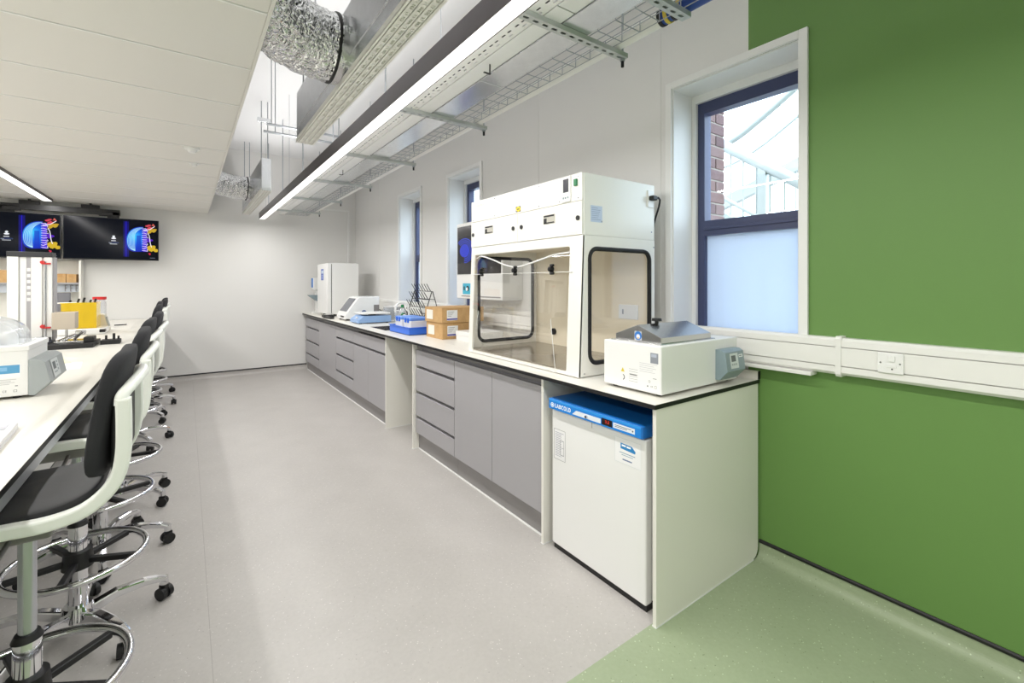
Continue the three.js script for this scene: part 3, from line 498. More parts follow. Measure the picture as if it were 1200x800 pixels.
// ---------------------------------------------------------------- water bath on the right bench
function bathBody(t, w, h, d) {                              // w along x, d along z, origin at the base centre
  obj('foot', [[-1, -1], [-1, 1], [1, -1], [1, 1]].map(([a, b]) => rod([a * (w / 2 - 0.04), 0, b * (d / 2 - 0.04)], [a * (w / 2 - 0.04), 0.014, b * (d / 2 - 0.04)], 0.014)), M.black, t);
  obj('body', bb(-w / 2, w / 2, 0.012, h, -d / 2, d / 2, 0.005), M.white, t);
}
{
  const x0 = 1.665, x1 = 2.285, z0 = -1.55, z1 = -1.218, w = x1 - x0, d = z1 - z0, h = 0.223;
  const t = thing('water_bath', 'white water bath with a steel gabled lid at the end of the bench', 'water bath', [(x0 + x1) / 2, BT, (z0 + z1) / 2]);
  bathBody(t, w, h, d);
  const a = d / 2 - 0.035, lid = new THREE.Shape([[-a, 0], [a, 0], [a, 0.03], [0, 0.08], [-a, 0.03]].map((p) => new THREE.Vector2(...p)));
  const l = obj('lid', turnY(ext(lid, -0.131, 0.263, [], 0.002), -Math.PI / 2).translate(0, h, 0), M.stainless, t);
  obj('lid_knob', [rod([-0.12, h + 0.072, 0.0], [-0.12, h + 0.094, 0.0], 0.009), rod([-0.12, h + 0.092, 0.0], [-0.12, h + 0.104, 0.0], 0.024, 0.022, 18)], M.black, l);
  obj('rim', [bb(-0.285, 0.15, h - 0.001, h + 0.004, -a - 0.012, a + 0.012, 0.002)], M.stainless, t);
  print('round_sticker', printMat(64, 64, (c, W, H) => { c.fillStyle = '#c9c9c9'; c.fillRect(0, 0, W, H); c.fillStyle = '#2a72c4'; c.beginPath(); c.arc(32, 32, 31, 0, 7); c.fill(); c.fillStyle = '#e8e8ee'; c.beginPath(); c.arc(32, 38, 17, 0, 7); c.fill(); c.fillStyle = '#e0b030'; c.fillRect(24, 44, 16, 8); }), 0.042, 0.042, [-0.2645, h + 0.03, 0.005], '-x', t);
  // angled control box on the near side
  const cx = 0.11, cp = [[0, 0.03], [0.022, 0.03], [0.062, 0.075], [0.05, 0.165], [0.03, 0.176], [0, 0.176]];
  const cg = turnY(ext(cp.map(([p, q]) => [p, q]), 0, 0.165, [], 0.002), -Math.PI / 2).translate(cx + 0.165, 0, d / 2);
  const cb = obj('control_box', cg, M.greyBlue, t);
  const tl = -Math.atan2(0.012, 0.09); const pr = (n, m, w2, h2, x, y, off) => { const o = print(n, m, w2, h2, [x, y, d / 2 + 0.062 - (y - 0.075) * 0.1333 + off], '+z', cb); o.rotation.x = tl; };
  pr('control_panel', printMat(128, 128, (c, W, H) => { c.fillStyle = '#d5dbdb'; c.fillRect(0, 0, W, H); c.fillStyle = '#5f6668'; c.fillRect(20, 18, 70, 52); c.fillStyle = '#9fa8aa'; for (let k = 0; k < 3; k++) c.fillRect(20 + k * 30, 86, 20, 16); }), 0.072, 0.072, cx + 0.07, 0.122, 0.0012);
  pr('control_label', printMat(64, 24, (c, W, H) => { c.fillStyle = '#e6eaea'; c.fillRect(0, 0, W, H); c.fillStyle = '#7d8a90'; c.fillRect(8, 8, 44, 8); }), 0.036, 0.014, cx + 0.132, 0.142, 0.0012);
  print('data_label', printMat(512, 384, (c, W, H) => {
    c.fillStyle = '#eeeeec'; c.fillRect(0, 0, W, H); c.fillStyle = '#8f939c'; c.fillRect(400, 20, 90, 100); c.fillStyle = '#b6bccb'; c.fillRect(410, 30, 60, 30); c.fillStyle = '#c9c9cc'; for (let k = 0; k < 5; k++) c.fillRect(270, 130 + k * 20, 210 - (k * 37) % 60, 5);
    c.fillStyle = '#d8c43a'; c.beginPath(); c.moveTo(60, 210); c.lineTo(84, 254); c.lineTo(36, 254); c.fill(); c.strokeStyle = '#222'; c.lineWidth = 9; c.beginPath(); c.arc(56, 308, 26, -1.3, 1.3); c.stroke();
    c.fillStyle = '#666'; c.font = 'bold 22px sans-serif'; c.fillRect(150, 262, 90, 9); c.fillStyle = '#aaa'; for (let k = 0; k < 6; k++) c.fillRect(140, 210 + k * 24, 110, 4); c.fillStyle = '#777'; c.fillText('CE', 402, 352); c.fillRect(360, 340, 16, 14); c.strokeStyle = '#777'; c.lineWidth = 3; c.strokeRect(448, 332, 22, 22); c.strokeRect(380, 290, 18, 18); c.fillRect(430, 262, 40, 5);
  }), 0.235, 0.176, [-w / 2 - 0.0006, 0.112, 0.043], '-x', t);
}

// ---------------------------------------------------------------- other things on the right bench
{ // cardboard boxes
  const box = (x0, x1, y0, y1, z0, z1, label) => {
    const t = thing('cardboard_box', label, 'box', [(x0 + x1) / 2, y0, (z0 + z1) / 2]), w = (x1 - x0) / 2, d = (z1 - z0) / 2, h = y1 - y0;
    obj('carton', [bb(-w, w, 0, h - 0.003, -d, d, 0.002), bb(-w, w, h - 0.003, h, -d, -0.002), bb(-w, w, h - 0.003, h, 0.002, d)], M.card, t);
    print('shipping_label', printMat(128, 96, (c, W, H) => { c.fillStyle = '#eef0f2'; c.fillRect(0, 0, W, H); c.fillStyle = '#888'; for (let k = 0; k < 4; k++) c.fillRect(10, 14 + k * 14, 80 - k * 12, 4); c.fillStyle = '#4a4aa8'; c.fillRect(0, 78, W, 14); }), 0.105, 0.09, [-w + 0.1, h * 0.5, d + 0.0008], '+z', t);
    print('blank_label', std('#ece8de', 0.6), 0.13, 0.085, [-w - 0.0008, h * 0.5, -d + 0.1], '-x', t);
  };
  box(1.822, 2.2, BT, BT + 0.145, -3.91, -3.585, 'lower cardboard box of the stack beside the fume hood');
  box(1.812, 2.24, BT + 0.145, BT + 0.278, -3.92, -3.575, 'upper cardboard box of the stack beside the fume hood');
  const c = thing('white_carton', 'low white carton in front of the cardboard boxes', 'box', [2.06, BT, -3.36]);
  obj('base', bb(-0.15, 0.15, 0, 0.075, -0.14, 0.14, 0.003), M.white, c); obj('lid', bb(-0.153, 0.153, 0.045, 0.083, -0.143, 0.143, 0.003), M.white, c);
}
{ // blue tray with tip boxes
  const t = thing('plastic_tray', 'bright blue plastic tray by the sink', 'tray', [1.845, BT, -4.3]);
  obj('tray', [bb(-0.135, 0.135, 0, 0.006, -0.25, 0.25), bb(-0.135, -0.13, 0, 0.072, -0.25, 0.25), bb(0.13, 0.135, 0, 0.072, -0.25, 0.25), bb(-0.13, 0.13, 0, 0.072, -0.25, -0.245), bb(-0.13, 0.13, 0, 0.072, 0.245, 0.25)], M.trayBlue, t);
  obj('rim', [bb(-0.145, -0.128, 0.068, 0.074, -0.26, 0.26), bb(0.128, 0.145, 0.068, 0.074, -0.26, 0.26), bb(-0.128, 0.128, 0.068, 0.074, -0.26, -0.243), bb(-0.128, 0.128, 0.068, 0.074, 0.243, 0.26)], M.trayBlue, t);
  for (const z of [-4.42, -4.2]) {
    const b = thing('pipette_tip_box', 'white pipette tip box with blue lid on the ' + (z < -4.3 ? 'sink' : 'cardboard box') + ' side of the blue tray', 'box', [1.85, BT + 0.006, z], 0, 'tip boxes in the blue tray');
    obj('base', bb(-0.1, 0.1, 0, 0.125, -0.085, 0.085, 0.01), M.whiteGloss, b); obj('lid', bb(-0.102, 0.102, 0.122, 0.155, -0.087, 0.087, 0.012), std('#6f9be8', 0.3), b);
    for (const o of [-0.045, 0.02]) obj('latch', bb(-0.11, -0.1, 0.105, 0.15, o, o + 0.03, 0.003), M.trayBlue, b);
  }
}
{ // drying rack
  const t = thing('drying_rack', 'black wire draining rack with slanted pegs near the sink tap', 'rack', [2.26, BT, -4.95]);
  const bar = (n, a, b, r = 0.004) => obj(n, rod(a, b, r, r, 6), M.black, t);
  for (const z of [-0.24, 0.24]) { bar('leg', [-0.13, 0, z], [0, 0.4, z], 0.005); bar('leg', [0.13, 0, z], [0.01, 0.4, z], 0.005); }
  for (let k = 0; k < 5; k++) for (const s of [-1, 1]) { const f = k / 4, x = s * 0.13 * (1 - f), y = 0.03 + f * 0.37; bar('cross_bar', [x, y, -0.24], [x, y, 0.24], 0.0035); }
  for (let k = 0; k < 5; k++) for (let j = 0; j < 7; j++) { const f = k / 4, x = -0.13 * (1 - f), y = 0.03 + f * 0.37, z = -0.21 + j * 0.07; bar('peg', [x, y, z], [x - 0.05, y + 0.085, z], 0.004); }
}
{ // lab tap
  const t = thing('lab_tap', 'white swan-neck lab tap with a green handle at the sink', 'tap', [2.045, BT, -4.86]);
  obj('spout', pipe([[0, 0, 0], [0, 0.18, 0], [-0.03, 0.255, 0], [-0.1, 0.275, 0], [-0.15, 0.24, 0], [-0.155, 0.17, 0]], 0.012), M.whiteGloss, t);
  obj('base_collar', rod([0, 0, 0], [0, 0.03, 0], 0.026, 0.022, 18), M.whiteGloss, t); obj('valve', rod([0, 0.11, 0], [-0.02, 0.13, -0.09], 0.011), M.whiteGloss, t);
  obj('handle', [rod([-0.02, 0.13, -0.09], [-0.024, 0.133, -0.115], 0.024, 0.024, 12)], M.greenPlastic, t);
  const bt = thing('wash_bottle', 'clear plastic wash bottle with a green cap by the wall', 'bottle', [2.2, BT, -5.42]);
  obj('bottle', new THREE.LatheGeometry([[0.0, 0], [0.045, 0], [0.047, 0.01], [0.047, 0.13], [0.03, 0.165], [0.018, 0.175], [0.018, 0.19]].map((p) => new THREE.Vector2(...p)), 28), M.clearRough, bt); obj('cap', rod([0, 0.188, 0], [0, 0.225, 0], 0.022, 0.018, 20), M.greenPlastic, bt);
}
{ // blue shaker and white reader
  const t = thing('orbital_shaker', 'low pale blue laboratory shaker with a white platform', 'shaker', [1.88, BT, -5.68]);
  obj('base', [ext([[-0.2, 0.01], [0.21, 0.01], [0.21, 0.09], [-0.13, 0.095], [-0.2, 0.045]], -0.17, 0.17, [], 0.006)], M.lightBlue, t);
  obj('foot', [[-0.16, -0.13], [-0.16, 0.13], [0.17, -0.13], [0.17, 0.13]].map(([x, z]) => rod([x, 0, z], [x, 0.012, z], 0.015)), M.black, t);
  obj('hub', rod([0.02, 0.09, 0], [0.02, 0.115, 0], 0.05, 0.04, 20), M.black, t); obj('platform', bb(-0.15, 0.2, 0.113, 0.128, -0.165, 0.165, 0.005), M.white, t);
  obj('knob', rod([-0.172, 0.062, 0.05], [-0.19, 0.076, 0.05], 0.014, 0.012, 14), M.white, t);
  const s = thing('plate_reader', 'white bench instrument with a sloping dark screen', 'instrument', [1.9, BT, -6.28]);
  obj('body', ext([[-0.22, 0.02], [0.24, 0.02], [0.24, 0.31], [-0.02, 0.31], [-0.05, 0.30], [-0.2, 0.1], [-0.22, 0.07]], -0.2, 0.2, [], 0.012), M.whiteGloss, s);
  obj('foot', [[-0.18, -0.15], [-0.18, 0.15], [0.18, -0.15], [0.18, 0.15]].map(([x, z]) => rod([x, 0, z], [x, 0.024, z], 0.016)), M.black, s);
  const a = Math.atan2(0.2, 0.15); obj('screen', bb(-0.105, 0.105, -0.004, 0.004, -0.15, 0.15, 0.002).rotateZ(a).translate(-0.127, 0.203, 0), std('#6a6d75', 0.2), s);
  obj('side_dial', [rod([0.03, 0.1, 0.2], [0.03, 0.1, 0.215], 0.035, 0.03, 22)], std('#4b5f8a', 0.3), s); obj('vent_panel', bb(0.16, 0.235, 0.1, 0.2, 0.199, 0.204, 0.004), M.greyDark, s); obj('front_slot', bb(-0.226, -0.2, 0.045, 0.062, 0.02, 0.15), M.black, s);
  obj('power_lead', pipe([[0.24, 0.1, 0.0], [0.3, 0.12, 0.05], [0.31, 0.06, 0.12], [0.29, 0.008, 0.2], [0.30, 0.008, 0.24]], 0.005), M.black, s);
}
{ // incubator, dispenser
  const t = thing('incubator', 'tall white incubator cabinet at the far end of the bench', 'incubator', [1.9, BT, -7.3]);
  obj('cabinet_body', bb(-0.15, 0.24, 0.03, 0.79, -0.3, 0.3, 0.008), M.white, t); obj('door', bb(-0.22, -0.158, 0.035, 0.785, -0.3, 0.3, 0.01), M.whiteGloss, t); obj('door_gasket', bb(-0.16, -0.149, 0.05, 0.775, -0.29, 0.29), M.rubber, t);
  for (const [x, z] of [[-0.12, -0.25], [-0.12, 0.25], [0.2, -0.25], [0.2, 0.25]]) obj('foot', rod([x, 0, z], [x, 0.032, z], 0.022, 0.022, 14), M.black, t);
  print('control_panel', printMat(96, 128, (c, W, H) => { c.fillStyle = '#5468b8'; c.fillRect(0, 0, W, H); c.fillStyle = '#cfe0f4'; c.fillRect(14, 18, 68, 34); c.fillStyle = '#9fb4e4'; for (let k = 0; k < 3; k++) c.fillRect(16, 66 + k * 18, 60, 8); }), 0.16, 0.17, [-0.2212, 0.62, 0.02], '-x', t);
  const d = thing('soap_dispenser', 'small white wall dispenser with a blue front behind the incubator', 'dispenser', [1.72, BT, -7.86]);
  obj('stand', [ext([[-0.06, 0.0], [0.06, 0.0], [0.06, 0.02], [0.03, 0.03], [0.03, 0.56], [-0.01, 0.56], [-0.01, 0.03], [-0.06, 0.02]], -0.05, 0.05)], M.white, d); obj('tank', bb(-0.06, 0.05, 0.38, 0.58, -0.07, 0.07, 0.012), M.white, d); obj('blue_face', bb(-0.066, -0.058, 0.42, 0.57, -0.05, 0.05, 0.003), M.blue, d); obj('drip_tray', ext([[-0.13, 0.3], [0.0, 0.2], [0.02, 0.2], [0.02, 0.3]], -0.06, 0.06), M.greyBlue, d);
  const r = thing('remote_handset', 'small black handset lying in front of the incubator', 'handset', [1.62, BT, -6.62], 0.15); obj('case', bb(-0.03, 0.03, 0, 0.022, -0.14, 0.1, 0.008), M.black, r); obj('screen', bb(-0.02, 0.02, 0.0215, 0.0235, -0.1, -0.03), M.greyDark, r);
  const k = thing('balance', 'small flat black balance beside the incubator foot', 'balance', [1.665, BT, -6.88]); obj('base', bb(-0.07, 0.07, 0.0, 0.03, -0.08, 0.08, 0.008), M.black, k); obj('pan', bb(-0.05, 0.06, 0.034, 0.04, -0.07, 0.07, 0.004), M.stainless, k); obj('pan_support', rod([0, 0.028, 0], [0, 0.035, 0], 0.012), M.black, k);
  const tb = (x, z, w, h, lab, n) => { const q = thing(n, lab, 'container', [x, BT, z]); obj('tub', [bb(-w, w, 0, 0.004, -w, w), bb(-w, -w + 0.003, 0.004, h, -w, w), bb(w - 0.003, w, 0.004, h, -w, w), bb(-w, w, 0.004, h, -w, -w + 0.003), bb(-w, w, 0.004, h, w - 0.003, w)], M.clearRough, q); obj('lid', bb(-w - 0.004, w + 0.004, h, h + 0.012, -w - 0.004, w + 0.004, 0.003), M.white, q); };
  tb(2.27, -5.95, 0.09, 0.17, 'clear lidded storage tub against the trunking beyond the shaker', 'storage_tub'); tb(2.29, -5.66, 0.075, 0.13, 'smaller clear lidded tub against the trunking next to the wash bottle', 'storage_tub');
}
{ // wall-mounted touch screen cabinet behind the hood
  const x = 2.2, z0 = -4.02, z1 = -3.21, y0 = 1.265, y1 = 2.0, t = thing('wall_screen_cabinet', 'grey-white wall cabinet with a dark screen behind the fume hood', 'cabinet', [WX, 0, 0]);
  obj('housing', bb(x - WX, 0, y0, y1, z0, z1, 0.008), M.white, t);
  const scr = obj('screen_glass', bb(x - WX - 0.006, x - WX + 0.002, 1.5, 1.965, z0 + 0.025, z1 - 0.02, 0.003), std('#3b3a3c', 0.15), t);
  M.wallShow = new THREE.MeshStandardMaterial({ color: '#101014', roughness: 0.2, emissive: '#ffffff', emissiveIntensity: 0.8, emissiveMap: canvasTex(256, 128, (c, W, H) => { c.fillStyle = '#1c1c20'; c.fillRect(0, 0, W, H); c.strokeStyle = '#3a58ff'; c.lineWidth = 4; for (let k = 0; k < 6; k++) { c.beginPath(); c.arc(46, 70, 12 + k * 9, -2.4, 1.6); c.stroke(); } c.fillStyle = '#3043d8'; c.beginPath(); c.arc(44, 70, 30, 0, 7); c.fill(); }) });
  print('display', M.wallShow, 0.74, 0.26, [x - WX - 0.0068, 1.74, (z0 + z1) / 2], '-x', scr);
  print('blue_sticker', printMat(96, 72, (c, W, H) => { c.fillStyle = '#45b6d6'; c.fillRect(0, 0, W, H); c.fillStyle = '#16262e'; c.beginPath(); c.arc(60, 34, 18, 0, 7); c.fill(); c.fillRect(10, 20, 16, 26); c.fillStyle = '#fff'; c.beginPath(); c.arc(50, 38, 12, 0, 7); c.fill(); }), 0.15, 0.105, [x - WX - 0.0008, 1.36, z0 + 0.2], '-x', t);
  obj('lower_slot', bb(x - WX - 0.002, x - WX + 0.002, 1.285, 1.295, z0 + 0.1, z1 - 0.03), M.greyDark, t);
}

// ---------------------------------------------------------------- island bench on the left
const LX = -0.363;
{
  const t = thing('island_bench', 'long cream-topped island bench where the stools stand', 'bench', [0, BT, 0]);
  obj('core', bb(-2.1, LX, -0.02, -0.0015, ZB + 0.01, -0.55), M.black, t); obj('laminate_top', bb(-2.1, LX, -0.0015, 0, ZB + 0.01, -0.55), M.laminate, t);
  const f = new THREE.Group(); f.position.y = -BT; f.name = 'steel_frame'; t.add(f); f.userData.label = 'silver steel underframe';
  obj('side_rail', bb(LX - 0.05, LX - 0.006, 0.858, 0.9, ZB + 0.02, -0.56, 0.002), M.railGrey, f); obj('side_rail', bb(-2.088, -2.05, 0.862, 0.9, ZB + 0.02, -0.56, 0.002), M.piston, f);
  for (const z of [-0.7, -3.1, -5.5, -7.9]) { obj('cross_rail', bb(-2.05, LX - 0.05, 0.862, 0.9, z - 0.02, z + 0.02), M.piston, f); }
  const p = thing('island_cupboard', 'white storage unit standing under the island worktop', 'cabinet'); 
  obj('carcass', bb(-2.03, -0.82, 0.06, 0.857, -7.8, -1.2, 0.003), M.panelWhite, p); obj('plinth', bb(-2.02, -0.84, 0, 0.062, -7.79, -1.21), M.black, p);
  for (let k = 0; k < 11; k++) obj('door', bb(-0.82, -0.802, 0.075, 0.83, -7.8 + k * 0.6 + 0.003, -7.8 + k * 0.6 + 0.597, 0.002), M.panelWhite, p);
}
{ // water bath with domed clear lid
  const w = 0.5, h = 0.226, d = 0.34, x1 = -0.557, z1 = -2.83, t = thing('water_bath', 'white water bath with a clear domed lid on the island bench', 'water bath', [x1 - w / 2, BT, z1 - d / 2]);
  bathBody(t, w, h, d);
  obj('rim', [bb(-w / 2 - 0.004, w / 2 + 0.004, h - 0.022, h + 0.003, -d / 2 - 0.004, d / 2 + 0.004, 0.005)], M.white, t);
  const dome = pad(w / 2 - 0.03, 0.13, d / 2 - 0.02, 0.75, 0.6).translate(0, h + 0.002, 0), q = dome.attributes.position; for (let i = 0; i < q.count; i++) if (q.getY(i) < h + 0.004) q.setY(i, h + 0.004); dome.computeVertexNormals();
  const l = obj('domed_lid', dome, M.clearRough, t); obj('lid_flange', bb(-w / 2 + 0.02, w / 2 - 0.02, h + 0.002, h + 0.007, -d / 2 + 0.012, d / 2 - 0.012, 0.002), M.clearRough, l); obj('lid_knob', rod([0, h + 0.13, 0], [0, h + 0.155, 0], 0.016, 0.02, 16), M.black, l);
  // control box on the end facing the aisle
  const cp = [[w / 2, 0.01], [w / 2 + 0.02, 0.008], [w / 2 + 0.07, 0.06], [w / 2 + 0.052, 0.15], [w / 2 + 0.03, 0.165], [w / 2, 0.165]];
  const cb = obj('control_box', ext(cp, -0.16, 0.17, [], 0.003), std('#a5abac', 0.4), t);
  const o = print('control_panel', printMat(128, 128, (c, W, H) => { c.fillStyle = '#d5dada'; c.fillRect(0, 0, W, H); c.fillStyle = '#6a7376'; c.fillRect(22, 20, 52, 54); c.fillStyle = '#98a4a8'; for (let k = 0; k < 3; k++) c.fillRect(90, 22 + k * 28, 22, 16); c.fillRect(22, 92, 60, 10); }), 0.13, 0.08, [w / 2 + 0.0623, 0.108, 0.03], '+x', cb); o.rotation.order = 'YXZ'; o.rotation.x = -0.197;
  print('data_label', printMat(256, 320, (c, W, H) => { c.fillStyle = '#eeeeec'; c.fillRect(0, 0, W, H); c.fillStyle = '#f7f7f7'; c.fillRect(40, 16, 180, 140); c.fillStyle = '#5aa0cc'; c.fillRect(44, 20, 172, 88); c.fillStyle = '#86bce0'; c.fillRect(60, 40, 60, 40); c.fillStyle = '#aaa'; for (let k = 0; k < 4; k++) c.fillRect(40, 170 + k * 16, 150 - (k * 41) % 70, 4); c.fillStyle = '#666'; c.font = '30px sans-serif'; c.fillText('CE', 84, 304); c.strokeStyle = '#777'; c.lineWidth = 3; c.strokeRect(30, 284, 24, 20); c.strokeRect(170, 284, 24, 20); c.fillRect(180, 238, 22, 8); }), 0.1, 0.13, [w / 2 - 0.06, 0.09, d / 2 + 0.0006], '+z', t);
}
{ // tensile tester
  const x0 = -1.08, x1 = -0.84, z = -4.94, t = thing('tensile_tester', 'tall white column test machine with red end stops on the island bench', 'test machine', [(x0 + x1) / 2, BT, z]), w = (x1 - x0) / 2;
  obj('base', bb(-w - 0.02, w + 0.26, 0, 0.035, -0.16, 0.22, 0.004), M.black, t); obj('base_plinth', bb(-w, w, 0.035, 0.085, -0.1, 0.02, 0.004), std('#3c3f46', 0.4), t);
  obj('column', [bb(-w, -w + 0.06, 0.06, 0.695, -0.1, 0.02, 0.003), bb(-w + 0.065, -w + 0.1, 0.06, 0.695, -0.1, 0.01, 0.003), bb(-w + 0.125, -w + 0.185, 0.06, 0.695, -0.1, 0.018, 0.003), bb(-w + 0.195, w, 0.06, 0.695, -0.1, 0.02, 0.003), bb(-w + 0.002, w - 0.002, 0.06, 0.69, -0.1, 0.0)], M.whiteGloss, t);
  obj('top_cap', bb(-w - 0.002, w + 0.002, 0.694, 0.733, -0.102, 0.024, 0.003), std('#2d2d31', 0.4), t); obj('scale_strip', bb(-w + 0.1, -w + 0.125, 0.06, 0.695, -0.02, 0.012), M.grey, t); obj('end_rail', bb(w, w + 0.012, 0.06, 0.695, -0.08, 0.0), M.grey, t); obj('guide_rod', rod([w - 0.035, 0.09, 0.026], [w - 0.035, 0.66, 0.026], 0.005), M.piston, t);
  for (let k = 0; k < 6; k++) obj('scale_mark', bb(-w + 0.103, -w + 0.122, 0.36 + k * 0.045, 0.385 + k * 0.045, 0.0115, 0.0135, 0.0005), M.white, t);
  for (const y of [0.655, 0.165]) obj('end_stop', [rod([w - 0.05, y, 0.022], [w - 0.05, y, 0.05], 0.014, 0.012, 14), bb(w - 0.055, w - 0.005, y - 0.016, y - 0.004, 0.02, 0.045, 0.003)], M.red, t);
  obj('test_head', [bb(w + 0.01, w + 0.14, 0.14, 0.27, -0.05, 0.1, 0.004)], std('#c3b7a6', 0.5), t); obj('test_rod', rod([w + 0.08, 0.035, 0.02], [w + 0.08, 0.14, 0.02], 0.008), M.stainless, t); obj('fixture', [bb(w + 0.02, w + 0.2, 0.035, 0.05, -0.06, 0.1, 0.003), rod([w + 0.05, 0.05, 0.06], [w + 0.16, 0.1, 0.0], 0.012), rod([w + 0.12, 0.05, -0.02], [w + 0.18, 0.12, 0.05], 0.01), bb(w + 0.13, w + 0.19, 0.09, 0.12, -0.02, 0.03, 0.006)], M.stainless, t); obj('test_clamp', [bb(w + 0.19, w + 0.25, 0.035, 0.075, -0.02, 0.12, 0.006)], M.black, t);
  const s = thing('sample_stage', 'small black sample stage beside the test machine base', 'stage', [-0.5, BT, -4.95]); obj('base', bb(-0.06, 0.06, 0, 0.035, -0.06, 0.06, 0.004), M.black, s); obj('post', [rod([-0.03, 0.035, 0], [-0.03, 0.07, 0], 0.008), rod([0.02, 0.035, 0.02], [0.02, 0.085, 0.02], 0.009), rod([0.045, 0.035, -0.02], [0.045, 0.06, -0.02], 0.007)], M.black, s);
}
{ // yellow tank instrument
  const t = thing('yellow_tank', 'transparent yellow acrylic tank on a white stirrer base', 'tank', [-0.83, BT, -6.05]);
  obj('base_unit', bb(-0.15, 0.19, 0, 0.06, -0.14, 0.16, 0.015), M.whiteGloss, t); obj('base_knob', bb(0.15, 0.192, 0.02, 0.05, 0.08, 0.165, 0.004), M.black, t);
  obj('tank_wall', [bb(-0.125, 0.125, 0.06, 0.066, -0.12, 0.12), bb(-0.125, -0.12, 0.066, 0.3, -0.12, 0.12), bb(0.12, 0.125, 0.066, 0.3, -0.12, 0.12), bb(-0.12, 0.12, 0.066, 0.3, -0.12, -0.115), bb(-0.12, 0.12, 0.066, 0.3, 0.115, 0.12)], M.yellowClear, t);
  obj('tank_lid', bb(-0.13, 0.13, 0.3, 0.308, -0.125, 0.125, 0.002), M.yellowClear, t);
  obj('rack_arm', [rod([-0.16, 0.305, 0.05], [-0.02, 0.305, 0.1], 0.006), rod([-0.16, 0.2, 0.05], [-0.03, 0.2, 0.1], 0.006)], M.white, t);
  obj('lid_fitting', [[-0.08, 0.02], [-0.03, -0.04], [0.02, 0.04], [0.06, -0.02], [0.1, 0.03]].map(([x, z], i) => rod([x, 0.308, z], [x + 0.01, 0.33 + 0.012 * (i % 3), z], 0.009)), M.black, t);
  const j = thing('red_lid_jar', 'clear jar with a flat red lid beyond the yellow tank', 'jar', [-0.79, BT, -6.85]);
  obj('jar_body', new THREE.LatheGeometry([[0, 0], [0.056, 0], [0.06, 0.012], [0.06, 0.28], [0.055, 0.3], [0.055, 0.31]].map((p) => new THREE.Vector2(...p)), 32), M.clearRough, j); obj('lid', rod([0, 0.31, 0], [0, 0.34, 0], 0.06, 0.06, 28), M.red, j);
  const d = thing('tilted_meter', 'small beige meter with a tilted display beside the yellow tank', 'meter', [-0.70, BT, -6.3]);
  obj('case', ext([[-0.06, 0], [0.05, 0], [0.055, 0.02], [0.02, 0.17], [-0.02, 0.18], [-0.06, 0.16]], -0.08, 0.08, [], 0.004), std('#d9d4c4', 0.45), d); const o = print('display', std('#8f9488', 0.25), 0.12, 0.1, [0.0408, 0.098, 0], '+x', d); o.rotation.order = 'YXZ'; o.rotation.x = -0.228;
  const p = thing('pen', 'thin black pen lying on the island bench beyond the meter', 'pen', [-0.62, BT, -7.0], 0.4); obj('barrel', rod([-0.06, 0.006, 0], [0.05, 0.006, 0], 0.006), M.black, p); obj('tip', rod([0.05, 0.006, 0], [0.065, 0.006, 0], 0.006, 0.001), M.piston, p);
}
{ // papers, tray
  const t = thing('acrylic_tray', 'shallow clear acrylic tray on the near end of the island bench', 'tray', [-0.62, BT, -1.95], 0.06);
  obj('sheet', bb(-0.2, 0.17, 0, 0.005, -0.3, 0.3), M.trayClear, t); obj('raised_edge', [bb(0.15, 0.17, 0.005, 0.02, -0.3, 0.3, 0.003), bb(-0.2, 0.15, 0.005, 0.02, -0.3, -0.285, 0.003)], M.trayClear, t);
  for (const [i, [x, z, r]] of [[-0.72, -4.0, 0.3], [-0.62, -3.75, 0.1]].entries()) { const p = thing('paper_sheet', i ? 'white paper sheet on the island bench before the test machine' : 'pale yellow paper sheet on the island bench', 'paper', [x, BT, z], r); obj('sheet', bb(-0.105, 0.105, 0, 0.0012, -0.148, 0.148), std(i ? '#f4f3f0' : '#f1ecc0', 0.7), p); }
}
